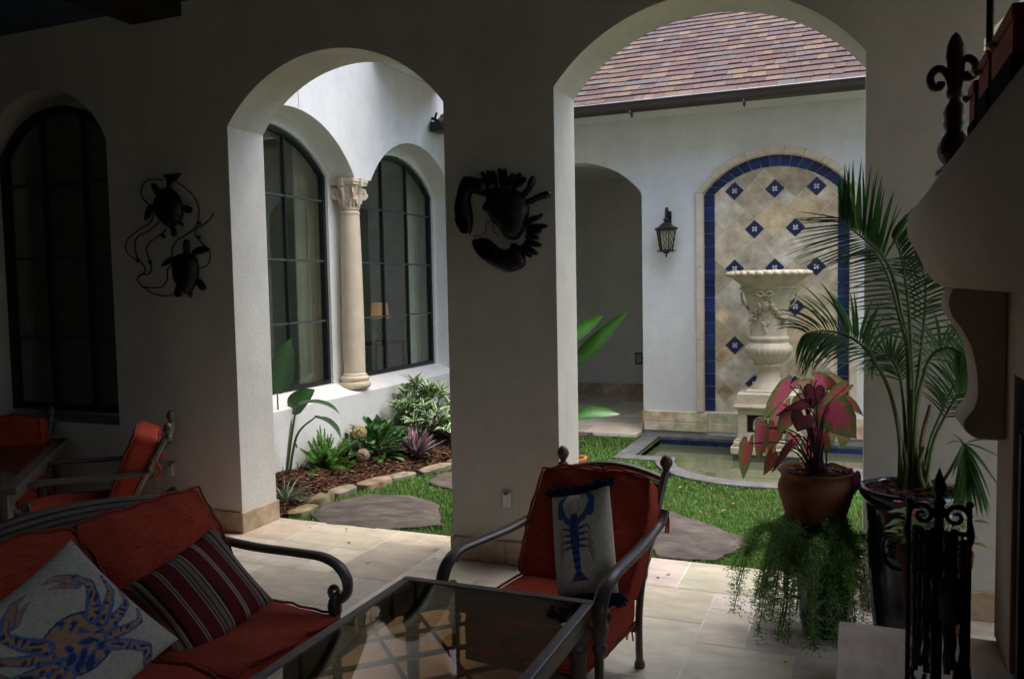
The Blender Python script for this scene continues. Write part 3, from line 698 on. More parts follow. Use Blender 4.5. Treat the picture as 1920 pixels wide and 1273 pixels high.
# ================================================================== COURTYARD OBJECTS
# ---- urn fountain on its pedestal
ux, uy = NX, 8.12
sc_ = (P(1517, 512, Y=uy).x-P(1366, 512, Y=uy).x)/150*.99/1.0
zt = P(1442, 505, Y=uy).z; zb = P(1442, 729, Y=uy).z
ut = thing('urn_fountain', 'tall carved cream stone urn on a pierced pedestal in the pool', 'fountain', (ux, uy, 0))
pxz = lambda y: P(1442, y, Y=uy).z
Zz = lambda zy: pxz(460+zy/3.03)
W_ = lambda hw: hw/3.03*sc_
urnm = M('urn_stone', (.50, .43, .32), .8, .10, 10, .12, 80, .2, bdist=.003, c2=(.60, .53, .41))
prof = [(60, 700), (62, 745), (70, 770), (88, 790), (97, 800), (100, 812)][::-1]
body = [(100, 815), (98, 800), (82, 782), (66, 750), (60, 715), (66, 695), (80, 686), (84, 676), (80, 668), (92, 655), (116, 632), (130, 608), (136, 590), (132, 574), (120, 560), (112, 550), (114, 540), (121, 530), (119, 520), (108, 512), (105, 470), (107, 400), (113, 355), (124, 315), (140, 275), (152, 258), (160, 248), (160, 238), (156, 232), (170, 215), (194, 195), (214, 182), (226, 175), (233, 165), (233, 150), (226, 143), (212, 146), (196, 160), (150, 215), (100, 240)]
def um(i, th):
    if 9 <= i <= 13: return 1+.020*math.cos(th*26)
    if 30 <= i <= 33: return 1+.006*math.cos(th*30)
    return 1
g = G().lathe([(W_(a), Zz(b)) for a, b in body], (ux, uy, 0), 104, mod=um); ub = g.build('bowl', urnm, ut, smooth=45)
g = G()
for i in range(58):
    a = 2*math.pi*i/58; g.ball((ux+W_(161)*math.cos(a), uy+W_(161)*math.sin(a), Zz(243)), W_(8), 4)
for i in range(34):
    a = 2*math.pi*i/34; g.ball((ux+W_(84)*math.cos(a), uy+W_(84)*math.sin(a), Zz(678)), W_(8), 4)
g.build('beading', urnm, ub, smooth=60)
g = G()
for i in range(30):   # egg and dart rim
    a = 2*math.pi*i/30; c = Vector((ux+W_(230)*math.cos(a), uy+W_(230)*math.sin(a), Zz(162)))
    g.lathe_sc([(1e-4, -1), (.7, -.7), (1, 0), (.7, .7), (1e-4, 1)], c, 8, (W_(20), W_(20), W_(17)), None)
g.build('rim_moulding', urnm, ub, smooth=60)
# mask with bow, swags and drop
g = G(); fc = Vector((ux-.012, uy-W_(118), Zz(335)))
g.ball(fc, W_(30), 7, sc=(.85, .62, 1.2)); g.ball(fc+Vector((0, -W_(20), -W_(2))), W_(7), 5, sc=(.7, 1, 1.5))
for sx in (-1, 1):
    g.ball(fc+Vector((sx*W_(10), -W_(15), W_(8))), W_(5), 4); g.ball(fc+Vector((sx*W_(12), -W_(13), -W_(8))), W_(8), 4)
g.ball(fc+Vector((0, -W_(16), -W_(17))), W_(7), 4, sc=(1.3, .8, .5))
for i in range(26):
    a = random.uniform(-.3, math.pi+.3); q = W_(random.uniform(27, 40)); g.ball(fc+Vector((q*math.cos(a)*1.05, -W_(random.uniform(0, 14)), q*math.sin(a)*1.05)), W_(random.uniform(7, 12)), 4)
for sx in (-1, 1):   # bow
    g.tube(sm([fc+Vector((0, -W_(28), W_(60))), fc+Vector((sx*W_(22), -W_(40), W_(78))), fc+Vector((sx*W_(44), -W_(34), W_(70))), fc+Vector((sx*W_(30), -W_(32), W_(52))), fc+Vector((0, -W_(28), W_(60)))], 5), W_(9), 6)
    pts = []
    for i in range(22):   # swag
        q = i/21; a = sx*q*.95; r = W_(128-8*q+0); zz = Zz(335+95*q**1.4)
        rr_b = W_(112+12*(1-q)); c = Vector((ux+math.sin(a)*rr_b, uy-math.cos(a)*rr_b, zz))
        for m in range(3 if q > .3 else 2):
            g.ball(c+Vector([random.uniform(-1, 1)*W_(6+14*q) for _ in range(3)]), W_(6+8*q*random.random()), 4)
        pts.append(c)
    g.tube(pts, W_(6), 6)
    g.tube([fc+Vector((sx*W_(26), W_(6), -W_(36))), fc+Vector((0, W_(4), -W_(72)))], W_(3.5), 5)
g.tube([fc+Vector((0, W_(4), -W_(70))), fc+Vector((0, W_(6), -W_(120)))], W_(3.5), 5)
for i in range(30):
    q = random.random(); g.ball(fc+Vector((random.uniform(-1, 1)*W_(22)*(1-q), W_(8), -W_(98+60*q))), W_(random.uniform(6, 9)), 4)
g.build('mask_relief', urnm, ub, smooth=60)
# handles hinted at the sides
g = G()
for sx in (-1, 1):
    g.tube(sm([(ux+sx*W_(158), uy, Zz(262)), (ux+sx*W_(156), uy, Zz(300)), (ux+sx*W_(140), uy, Zz(335)), (ux+sx*W_(118), uy, Zz(350))], 5), W_(7), 6); g.build('handle', urnm, ub, smooth=60); g = G()
ped = G(); bx = lambda hw, y0, y1: ped.box(ux-W_(hw), ux+W_(hw), uy-W_(hw), uy+W_(hw), Zz(y1), Zz(y0))
bx(120, 812, 830); bx(165, 828, 884); bx(172, 884, 892); bx(184, 892, 906); bx(176, 906, 913)
bx(172, 1078, 1092); bx(184, 1092, 1112); bx(176, 1112, 1122); bx(198, 1122, 1160); bx(150, 1160, 1240)
po = ped.build('plinth', urnm, ut, bevel=.006)
h = W_(160); g = G(); zt_, zb_ = Zz(913), Zz(1078); pw = W_(50)
for sx in (-1, 1):
    for sy_ in (-1, 1): g.box(ux+sx*h-(pw if sx > 0 else 0), ux+sx*h+(pw if sx < 0 else 0), uy+sy_*h-(pw if sy_ > 0 else 0), uy+sy_*h+(pw if sy_ < 0 else 0), zb_, zt_)
for zz0, zz1 in ((zt_-W_(34), zt_), (zb_, zb_+W_(34))):
    g.box(ux-h+pw, ux+h-pw, uy-h+.002, uy+h-.002, zz0, zz1); g.box(ux-h+.002, ux+h-.002, uy-h+pw, uy+h-pw, zz0, zz1)
g.build('pedestal_die', urnm, ut, bevel=.004); G().box(ux-h*.72, ux+h*.72, uy-h*.72, uy+h*.72, zb_+.001, zt_-.001).build('pedestal_shade_fill', M('urn_shade_fill', (.05, .045, .035), .95, .3, 20), ut)  # dark box stands in for the shade inside the pierced pedestal
g = G(); zc = (zt_+zb_)/2; fy = uy-h+.02   # pierced scrollwork front and left
for sx in (-1, 1):
    for (ox, oz, r, fl_) in ((.045, .025, .042, 1), (.075, -.03, .035, -1), (.02, -.035, .028, 1)):
        spiral(g, (ux+sx*ox, fy, zc+oz), (sx, 0, 0), (0, 0, 1), r, 1.6, .010, 22, fl_)
    g.tube(sm([(ux, fy, zc+.05), (ux+sx*.05, fy, zc+.065), (ux+sx*.1, fy, zc+.03), (ux+sx*.11, fy, zc-.05)], 5), [.009]*16, 6)
g.ball((ux, fy, zc), .018, 6); g.build('scroll_panel', urnm, ut, smooth=60); g = G()
for sy_ in (-1, 1):
    for (ox, oz, r, fl_) in ((.045, .025, .042, 1), (.075, -.03, .035, -1), (.02, -.035, .028, 1)):
        spiral(g, (ux-h+.02, uy+sy_*ox, zc+oz), (0, sy_, 0), (0, 0, 1), r, 1.6, .010, 22, fl_)
g.build('scroll_panel', urnm, ut, smooth=60)
G().box(ux-W_(186), ux+W_(186), uy-W_(186), uy+W_(186), -.5, Zz(1161)).build('pool_plinth', coping, ut)
# ---- wall lantern
lc = P(1249, 436, Y=Y3-.13); la = thing('wall_lantern', 'black iron scroll lantern on the white wall beside the niche', 'lantern', (lc.x, Y3, lc.z))
mk = lambda py: P(1249, py, Y=Y3-.13).z
lw = lambda px: px*(P(1300, 436, Y=Y3-.13).x-P(1200, 436, Y=Y3-.13).x)/100
g = G(); g.tube(sm([(lc.x, Y3, mk(405)), (lc.x, Y3-.03, mk(398)), (lc.x, Y3-.08, mk(390)), (lc.x, Y3-.125, mk(394)), (lc.x, Y3-.135, mk(412))], 6), .012, 8); g.lathe([(.03, -.01), (.04, 0), (.03, .01)], (lc.x, Y3-.012, mk(404)), 12)
g.box(lc.x-.03, lc.x+.03, Y3-.014, Y3, mk(425), mk(395)); g.build('bracket', iron, la, smooth=60)
cx, cy_ = lc.x, Y3-.13
G().lathe([(1e-4, mk(408)), (lw(5), mk(410)), (lw(6), mk(413)), (lw(3), mk(416)), (lw(8), mk(419)), (lw(15), mk(425)), (lw(22), mk(428)), (lw(22), mk(431)), (lw(17), mk(432))][::-1], (cx, cy_, 0), 6).build('cap', iron, la)
hz0, hz1 = mk(470), mk(432); r0, r1 = lw(11.5), lw(18)
g = G()
for i in range(6):
    a = math.pi*i/3; g.tube([(cx+r0*math.cos(a), cy_+r0*math.sin(a), hz0), (cx+r1*math.cos(a), cy_+r1*math.sin(a), hz1)], .006, 5)
    a2 = a+math.pi/6; ap = math.cos(math.pi/6)
    for sg in (-1, 1):
        tn = Vector((-math.sin(a2), math.cos(a2), 0)); pts = []
        for q, off in ((.05, 0), (.2, .45), (.38, .1), (.55, .5), (.72, .15), (.9, .55), (.98, .1)):
            rr = (r0+(r1-r0)*q)*ap; pts.append(Vector((cx+rr*math.cos(a2), cy_+rr*math.sin(a2), hz0+(hz1-hz0)*q))+tn*(sg*off*rr*.55))
        g.tube(sm(pts, 3), .0035, 4)
g.lathe([(r0*1.25, hz0-.012), (r0*1.3, hz0), (r0*1.1, hz0+.01)], (cx, cy_, 0), 6); g.build('cage', iron, la)
lgl = M('lantern_glass', (.50, .46, .33), .25, .15, 30, .15, 60, .5)
G().lathe([(r0*.86, hz0+.003), (r1*.88, hz1-.003)], (cx, cy_, 0), 6).build('glass', lgl, la)
g = G().lathe([(1e-4, mk(483)), (lw(2), mk(480)), (lw(1.2), mk(477)), (lw(5), mk(475)), (lw(8), mk(472)), (lw(13), mk(470))], (cx, cy_, 0), 12)
for i in range(6):
    a = math.pi*i/3; g.tube([(cx+r0*1.2*math.cos(a), cy_+r0*1.2*math.sin(a), hz0), (cx+r0*1.5*math.cos(a), cy_+r0*1.5*math.sin(a), hz0-.012), (cx+r0*1.45*math.cos(a), cy_+r0*1.45*math.sin(a), hz0+.012)], .005, 4)
g.build('finial', iron, la, smooth=50)
# ---- flagstones
def stone(px, label, zt=.0, z=None):
    pts = [P(x, y, Z=-.01) for x, y in px]; n = len(pts); out_ = []
    for i in range(n):
        a, b = pts[i], pts[(i+1) % n]; m = max(2, int((b-a).length/.06))
        nrm = Vector((-(b-a).y, (b-a).x, 0)).normalized()
        for j in range(m):
            out_.append((a.lerp(b, j/m)+nrm*(random.uniform(-.012, .012) if j else 0)))
    c = sum(out_, Vector())/len(out_)
    poly = [(p.x, p.y) for p in out_]
    o = relief('stepping_stone', poly, lambda u, v, d: (u, v, -.05+d), .046, slate, None, rise=.006, inset=.012, steps=1, smooth=30)
    return tag(o, label, 'stepping stone', 'stepping stones in the lawn')
stone([(582, 968), (612, 945), (690, 928), (770, 930), (822, 946), (829, 986), (700, 994), (612, 985)], 'large grey flagstone beside the mulch bed, nearest the left arch')
stone([(803, 906), (818, 892), (850, 886), (868, 900), (862, 922)], 'grey flagstone half hidden by the middle pier')
stone([(1205, 940), (1262, 962), (1310, 978), (1412, 1015), (1395, 1026), (1335, 1052), (1238, 1046), (1190, 1000)], 'grey flagstone behind the red armchair')
stone([(1076, 800), (1108, 801), (1121, 808), (1100, 818), (1060, 818)], 'small grey flagstone near the arched passage')
# ---- mulch bed and its edging
bed = [(-4.19, 4.62), (-3.68, 4.62), (-3.66, 4.85), (-3.70, 5.08), (-3.70, 5.45), (-3.58, 5.72), (-3.54, 6.02), (-3.42, 6.2), (-3.36, 6.65), (-3.3, 7.1), (-3.32, 7.7), (-3.5, 8.3), (-3.7, 8.69), (-4.19, 8.69)]
def bed_x(y):
    for (a, b), (c, d) in zip(bed[1:], bed[2:]):
        if b <= y <= d: return a+(c-a)*(y-b)/(d-b)
    return -3.7
def bed_z(x, y):
    q = max(0, min(1, (bed_x(y)-x)/(bed_x(y)+4.2))); return -.015+.125*q**.7+.012*math.sin(x*17+y*9)
g = G(); nx, ny = 14, 90
vs = []
for j in range(ny+1):
    y = 4.617+(Y3-4.62)*j/ny; bx_ = bed_x(y)+.03
    for i in range(nx+1):
        x = -4.2+(bx_+4.2)*i/nx; vs.append((x, y, bed_z(x, y)))
g.add(vs, [(j*(nx+1)+i, j*(nx+1)+i+1, (j+1)*(nx+1)+i+1, (j+1)*(nx+1)+i) for j in range(ny) for i in range(nx)])
tag(g.build('flower_bed', soil, smooth=80), kind='structure')
chipm = M('bark_chip', (1, 1, 1), .9, .25, 40, .2, 90, .1, attr=True)
g = G()
def chip(g, x, y, z, s, pal):
    a = random.uniform(0, 6.3); el = random.uniform(-.35, .5); L_ = random.uniform(.035, .12)*s; wd = random.uniform(.003, .008)*s
    d = Vector((math.cos(a)*math.cos(el), math.sin(a)*math.cos(el), math.sin(el))); n_ = Vector((-math.sin(a), math.cos(a), random.uniform(-.6, .6))).normalized(); u_ = d.cross(n_)*.4
    c = Vector((x, y, z)); p, q = c-d*L_/2, c+d*L_/2; col = random.choice(pal); f = random.uniform(.6, 1.35); col = tuple(k*f for k in col)
    b = c+Vector((random.uniform(-.2, .2)*L_, random.uniform(-.2, .2)*L_, random.uniform(0, .15)*L_))
    g.add([p-n_*wd*.5, p+n_*wd*.5, b+n_*wd, b-n_*wd, q+n_*wd*.4, q-n_*wd*.4, c+u_*wd], [(0, 1, 2, 3), (3, 2, 4, 5), (0, 3, 6), (3, 5, 6)], col)
pal = [(.11, .048, .026), (.07, .032, .019), (.155, .08, .048), (.045, .025, .018), (.20, .125, .08), (.085, .038, .024)]
for i in range(9500):
    y = 4.63+(random.random()**1.25)*3.9; x = -4.19+random.random()*(bed_x(y)+4.17); chip(g, x, y, bed_z(x, y)+random.uniform(.002, .016), 1, pal)
tag(g.build('bark_mulch', chipm, recalc=False), 'red brown shredded bark mulch covering the flower bed', 'mulch', kind='stuff')
edgm = M('edging_stone', (.16, .115, .055), .85, .3, 8, .5, 20, .2, c2=(.36, .30, .19), attr=True)
y = 4.70; k = 0
names = ['ochre', 'tan', 'pale', 'mossy brown', 'buff', 'sandy', 'grey tan']
place = ['at the arch end of the bed', 'second along the bed from the arch', 'third along the bed from the arch', 'fourth along the bed, beside the big flagstone', 'fifth along the bed, in front of the hydrangea', 'sixth along the bed, in front of the purple rosette', 'seventh along the bed from the arch', 'eighth along the bed, near the middle pier', 'ninth along the bed, behind the middle pier', 'tenth along the bed from the arch', 'eleventh along the bed from the arch', 'twelfth along the bed from the arch', 'thirteenth along the bed from the arch', 'last along the bed, by the back wall', 'fifteenth along the bed']
while y < 8.45:
    L_ = random.uniform(.12, .40); x = bed_x(y+L_/2)+.03; x2 = bed_x(y+L_)-bed_x(y); ang = math.atan2(-x2, L_)
    t_ = rgbvar(.25, .2); ca, sa = math.cos(ang), math.sin(ang); g = G(); hh = random.uniform(.018, .040); wd = random.uniform(.05, .075)
    n = 10; ring = []
    vs = []
    for lv, (sc2, zz) in enumerate(((1.0, -.04), (1.03, hh*.55), (.9, hh*.95), (.5, hh*1.05))):
        for i in range(n):
            a = 2*math.pi*i/n; cx2, cy2 = math.cos(a), math.sin(a)
            px_ = math.copysign(abs(cx2)**.6, cx2)*wd*sc2*random.uniform(.9, 1.1); py_ = math.copysign(abs(cy2)**.45, cy2)*L_*.49*sc2*random.uniform(.94, 1.04)
            vs.append((x+px_*ca-py_*sa, y+L_/2+px_*sa+py_*ca, zz+random.uniform(-.006, .006)))
    fs = [(l*n+i, l*n+(i+1) % n, (l+1)*n+(i+1) % n, (l+1)*n+i) for l in range(3) for i in range(n)]+[tuple(3*n+i for i in range(n))]
    g.add(vs, fs, t_); o = g.build('edging_stone', edgm, None, smooth=40)
    tag(o, names[k % 7]+' edging stone '+place[min(k, 14)], 'edging stone', 'rough stones edging the flower bed'); y += L_+.008; k += 1
c = P(672, 882, Z=.03); g = G()
g.ball(c, .035, 7, sc=(1.3, .9, .7)); g.ball(c+Vector((.04, .01, .005)), .022, 6); o = g.build('white_stone', M('white_stone', (.7, .72, .78), .7, .1, 20, .3, 40), None, smooth=60)
tag(o, 'small white stone lying on the mulch', 'stone')
# ---- grass
def blades(name, n, region, hmin, hmax, seed, wd=.0035, excl=None, label=None, dens=None):
    r = np.random.default_rng(seed); x0, x1, y0, y1 = region
    X = r.uniform(x0, x1, n); Y = y0+(y1-y0)*r.random(n)**1.15
    keep = np.array([excl(a, b) for a, b in zip(X, Y)]); X, Y = X[keep], Y[keep]; n = len(X)
    h = r.uniform(hmin, hmax, n); a = r.uniform(0, 6.283, n); ln = r.uniform(.1, .75, n)*h; w_ = wd*r.uniform(.6, 1.3, n)*(1+(Y-4.6)*.18)
    dx, dy = np.cos(a), np.sin(a); px_, py_ = -dy, dx; z0 = -.032
    v = np.zeros((n, 5, 3))
    v[:, 0] = np.c_[X-px_*w_, Y-py_*w_, np.full(n, z0)]; v[:, 1] = np.c_[X+px_*w_, Y+py_*w_, np.full(n, z0)]
    v[:, 2] = np.c_[X+dx*ln*.35+px_*w_*.8, Y+dy*ln*.35+py_*w_*.8, z0+h*.6]; v[:, 3] = np.c_[X+dx*ln*.35-px_*w_*.8, Y+dy*ln*.35-py_*w_*.8, z0+h*.6]
    v[:, 4] = np.c_[X+dx*ln, Y+dy*ln, z0+h*(1-.25*ln/h)]
    me = D.meshes.new(name); o5 = (np.arange(n)*5)[:, None]
    loops = np.concatenate([o5+np.array([[0, 1, 2, 3]]), o5+np.array([[3, 2, 4]])], axis=1).ravel()
    me.vertices.add(n*5); me.vertices.foreach_set('co', v.ravel()); me.loops.add(n*7); me.loops.foreach_set('vertex_index', loops.astype(np.int32))
    me.polygons.add(n*2); st = (np.arange(n)*7)[:, None]+np.array([[0, 4]]); me.polygons.foreach_set('loop_start', st.ravel().astype(np.int32))
    try: me.polygons.foreach_set('loop_total', np.tile([4, 3], n).astype(np.int32))
    except Exception: pass
    base = np.array([.100, .245, .052]); t = r.random(n)[:, None]; dry = (r.random(n) < .15)[:, None]
    pt_ = (np.sin(X*2.3+1)*np.cos(Y*1.9)+np.sin(X*5.1+Y*3.3)*.4)[:, None]
    c = base*(1+.35*(t-.5))*(1+.16*pt_)*np.array([[1, 1, 1]])+np.c_[t*.03, t*.02, t*0]; c = np.where(dry, np.array([.19, .175, .07]), c)
    cc = np.ones((n, 5, 4)); cc[:, :, :3] = c[:, None, :]
    me.update(); me.validate(); ca = me.color_attributes.new('Col', 'FLOAT_COLOR', 'POINT'); ca.data.foreach_set('color', cc.ravel().astype(np.float32))
    me.materials.append(M('grass_blade', (1, 1, 1), .55, .1, 20, 0, 1, .3, attr=True, tr=.3)); o = D.objects.new(name, me); COL.objects.link(o)
    return tag(o, label, 'grass', kind='stuff')
def in_poly(x, y, poly):
    c = False; j = len(poly)-1
    for i in range(len(poly)):
        if (poly[i][1] > y) != (poly[j][1] > y) and x < (poly[j][0]-poly[i][0])*(y-poly[i][1])/(poly[j][1]-poly[i][1])+poly[i][0]: c = not c
        j = i
    return c
stones = [[(p.x, p.y) for p in ((o.matrix_world @ v.co) for v in o.data.vertices)] for o in []]
st_polys = []
for px in ([(590, 966), (615, 947), (690, 931), (768, 933), (818, 948), (824, 982), (700, 990), (616, 981)], [(806, 906), (820, 894), (850, 888), (866, 900), (860, 920)], [(1212, 944), (1262, 965), (1308, 981), (1404, 1015), (1390, 1023), (1335, 1048), (1242, 1042), (1196, 1000)], [(1080, 801), (1107, 802), (1117, 808), (1100, 816), (1064, 816)]):
    st_polys.append([(P(x, y, Z=-.01).x, P(x, y, Z=-.01).y) for x, y in px])
def ok(x, y):
    if x < bed_x(y)+.06: return False
    if in_pool(x, y, .19): return False
    if y > 8.35 and x < -2.0: return False
    return not any(in_poly(x, y, q) for q in st_polys)
blades('grass', 95000, (-3.75, 1.2, 4.62, 8.5), .018, .044, 3, excl=ok, label='short green lawn grass growing around the flagstones')
# ---- plants
def leaf(g, base, d, nrm, L_, wd, cols, droop=.25, fold=.25, n=8, prof=None, mid=None, wav=0):
    """blade from base along d, bending by droop against nrm; cols (base, tip) or function(q, side)"""
    d = Vector(d).normalized(); nrm = Vector(nrm); nrm = (nrm-d*nrm.dot(d)).normalized(); sd = d.cross(nrm)
    vs = []; cs_ = []; p = Vector(base); dd = d.copy(); nn = nrm.copy()
    for i in range(n+1):
        q = i/n; w_ = wd*.5*(prof(q) if prof else math.sin(math.pi*min(1, q*.93+.04))**.8)
        if i: 
            p = p+dd*(L_/n); an = droop/n; dd, nn = (dd*math.cos(an)-nn*math.sin(an)), (nn*math.cos(an)+dd*math.sin(an))
        wv = wav*math.sin(q*9)*w_
        vs += [p-sd*w_+nn*(w_*fold+wv), p, p+sd*w_+nn*(w_*fold-wv)]
        for sdx in (-1, 0, 1): cs_.append(cols(q, sdx) if callable(cols) else tuple(cols[0][k]+(cols[1][k]-cols[0][k])*q for k in range(3)))
    fs = []
    for i in range(n): a = 3*i; fs += [(a, a+1, a+4, a+3), (a+1, a+2, a+5, a+4)]
    g.add(vs, fs, cs_)
def gcol(c, v=.25):
    f = random.uniform(1-v, 1+v); h_ = random.uniform(-.12, .12); return (c[0]*f*(1+h_), c[1]*f, c[2]*f*(1-h_))
UP = Vector((0, 0, 1))
def paddle(g, gs, stem, tip_dir, L_, wd, nrm, col, droop=.3, fold=.25):
    pts = sm(stem, 6); k = len(pts); gs.tube(pts, [.013-.007*i/(k-1) for i in range(k)], 6, (.09, .14, .045))
    pr = lambda q: (math.sin(math.pi*min(1, q)**.75))**.75*(1-.12*q) if q < 1 else .02
    rnd = random.uniform(.85, 1.15)
    cf = lambda q, s: tuple(c*rnd*(1.9 if s == 0 else 1.22 if int(q*60+.5) % 3 == 0 else .92) for c in col)
    leaf(g, pts[-1], tip_dir, nrm, L_, wd, cf, droop, fold, 60, pr, wav=.05)
# bird of paradise by the left pier
def bop_plant(label, base, specs, col):
    t = thing('bird_of_paradise', label, 'plant', base); g, gs = G(), G()
    for sp in specs: paddle(g, gs, *sp, col)if len(sp) == 5 else paddle(g, gs, *sp[:5], col, *sp[5:])
    gs.build('stem', leafm, t, smooth=60); g.build('leaf_blade', leafg, t, recalc=False, smooth=70)
Yb = 5.35; Q = lambda x, y, Yv=Yb: P(x, y, Y=Yv)
b0 = Q(531, 905); cam_dir = Vector((.6, -.8, .15)); bcol = (.022, .062, .020)
V = lambda a, b, Yv=Yb, Yw=None: (Q(*b, Yw or Yv)-Q(*a, Yv))
specs = [([b0, Q(524, 820), Q(520, 738)], V((522, 738), (542, 638)), V((518, 738), (538, 636)).length, .22, Vector((.35, -.9, .1)), .25, .18),
         ([b0+Vector((.01, .02, 0)), Q(545, 812, 5.45), Q(545, 772, 5.5)], V((545, 772), (588, 715)), .27, .20, Vector((.2, -.9, .5)), .6, .25),
         ([b0+Vector((.02, 0, 0)), Q(548, 808, 5.3), Q(556, 762, 5.25)], V((556, 762), (612, 736)), .42, .11, Vector((-.2, .1, 1)), 1.0, .5),
         ([b0+Vector((.03, .03, 0)), Q(556, 818, 5.3), Q(590, 783, 5.25)], V((590, 783), (622, 788)), .30, .12, Vector((.1, .3, 1)), .9, .5),
         ([b0+Vector((0, .05, 0)), Q(536, 850, 5.5), Q(541, 830, 5.5)], V((541, 830), (562, 838)), .09, .06, Vector((.2, -.5, .8)), .6, .3),
         ([b0+Vector((-.03, .02, 0)), Q(508, 820), Q(498, 760)], V((498, 760), (470, 680)), .4, .16, Vector((.3, -.9, .1)), .4, .2)]
bop_plant('tall bird of paradise with broad paddle leaves beside the left arch pier', b0, specs, bcol)
# strap leaves at its foot
def strap_clump(name, label, cat, c, n, L0, L1, wd, cols, spread=1.2, droop=1.6, el=(40, 80), group=None):
    t = thing(name, label, cat, c, group=group); g = G()
    for i in range(n):
        a = random.uniform(0, 6.283); e = R(random.uniform(*el)); d = Vector((math.cos(a)*math.cos(e), math.sin(a)*math.cos(e), math.sin(e)))
        c0 = gcol(random.choice(cols), .25); pr = lambda q: min(1, q*5+.5)*(1-q**3)
        leaf(g, Vector(c)+Vector((math.cos(a)*.015, math.sin(a)*.015, 0)), d, UP, random.uniform(L0, L1), wd*random.uniform(.8, 1.2), (c0, tuple(k*1.2 for k in c0)), droop*random.uniform(.5, 1.2), .35, 8, pr)
    g.build('foliage', leafm, t, recalc=False, smooth=70); return t
c = P(536, 945, Z=.02); strap_clump('lily_turf', 'grey green strap leaved clump at the foot of the arch pier', 'plant', Vector((c.x, c.y, .02)), 46, .14, .30, .012, [(.07, .10, .06), (.12, .16, .11), (.05, .08, .04)])
c = P(548, 890, Z=.08); strap_clump('lily_turf', 'second strap leaved clump behind the foxtail fern', 'plant', Vector((c.x, c.y+.1, .08)), 40, .14, .28, .011, [(.05, .09, .04), (.09, .13, .08)])
c = P(782, 852, Z=.08); strap_clump('rosette_plant', 'purple and silver striped rosette plant on the mulch', 'plant', Vector((c.x, c.y, .07)), 80, .16, .29, .034, [(.13, .055, .085), (.22, .20, .22), (.10, .10, .085), (.17, .07, .10)], droop=.35, el=(12, 80))
# foxtail fern
c = P(598, 888, Z=.05); fc_ = Vector((c.x+.02, c.y+.05, .07)); t = thing('foxtail_fern', 'bright green foxtail fern with upright bushy plumes on the mulch', 'fern', fc_); g = G()
for i in range(64):
    a = random.uniform(0, 6.283); e = R(random.uniform(18, 88)); L_ = random.uniform(.24, .42); d = Vector((math.cos(a)*math.cos(e), math.sin(a)*math.cos(e), math.sin(e))); col = gcol((.085, .20, .03), .3)
    pts = [fc_+d*L_*q+UP*(-.05*q*q*math.cos(e)) for q in [k/6 for k in range(7)]]
    for m in range(260):
        q = random.random()**.8; p = pts[0].lerp(pts[-1], q)+UP*(-.05*q*q*math.cos(e)+.05*q*math.cos(e)*0); rad = .036*(1-q**2*.75)*(.6+.4*min(1, q*6))
        r_ = Vector([random.gauss(0, 1) for _ in range(3)]); r_ = (r_-d*r_.dot(d)).normalized(); tp = p+r_*rad+d*rad*.9; sd = d.cross(r_)*.0034
        f = random.uniform(.7, 1.3)*(.7+.6*q); g.add([p-sd, p+sd, tp], [(0, 1, 2)], tuple(k*f for k in col))
g.build('foliage', leafm, t, recalc=False)
# hydrangea
c = P(705, 858, Z=.07); hc = Vector((c.x-.05, c.y+.05, .07)); t = thing('hydrangea', 'dark leaved hydrangea bush with faded cream flower heads', 'shrub', hc); g = G(); gs = G()
ov = lambda q: math.sin(math.pi*min(1, q**.8))**.8
for i in range(230):
    a = random.uniform(0, 6.283); e = R(random.uniform(5, 85)); rr = random.uniform(.08, .27); o = Vector((math.cos(a)*math.cos(e)*1.15, math.sin(a)*math.cos(e), math.sin(e)*.95)); p = hc+o*rr*1.1
    d = (o+Vector((random.uniform(-.5, .5), random.uniform(-.5, .5), random.uniform(-.5, .1)))).normalized(); col = gcol((.028, .085, .022), .35) if random.random() < .75 else gcol((.09, .18, .05), .2)
    leaf(g, p, d, UP+o*.3, random.uniform(.09, .14), random.uniform(.05, .075), (col, tuple(k*1.15 for k in col)), .5, .2, 5, ov)
for i in range(12):
    a = random.uniform(0, 6.283); gs.tube([hc, hc+Vector((math.cos(a)*.1, math.sin(a)*.1, .16))], .005, 5, (.10, .10, .05))
gs.build('stem', leafm, t); g.build('foliage', leafm, t, recalc=False, smooth=70)
petm = M('petal', (1, 1, 1), .7, .12, 30, 0, 1, .2, attr=True, tr=.2)
for (px_, py_, yy, r_, cc, lb) in ((674, 811, hc.y-.22, .062, (.50, .44, .24), 'cream green flower head'), (681, 853, hc.y-.30, .054, (.46, .33, .24), 'brown edged faded flower head')):
    fc2 = P(px_, py_, Y=yy); g = G()
    for i in range(150):
        z_ = random.uniform(-.7, 1); a = random.uniform(0, 6.283); o = Vector((math.sqrt(1-z_*z_)*math.cos(a), math.sqrt(1-z_*z_)*math.sin(a), z_)); p = fc2+o*r_; t1 = o.orthogonal().normalized(); t2_ = o.cross(t1); col = gcol(cc, .3)
        for m in range(4):
            b1 = m*math.pi/2+i; u_ = t1*math.cos(b1)+t2_*math.sin(b1); w_ = o.cross(u_); s_ = .013; g.add([p, p+u_*s_*.7+w_*s_*.45+o*.003, p+u_*s_*1.25+o*.001, p+u_*s_*.7-w_*s_*.45+o*.003], [(0, 1, 2, 3)], col)
    o_ = g.build('flower_head', petm, t, recalc=False); o_['label'] = lb
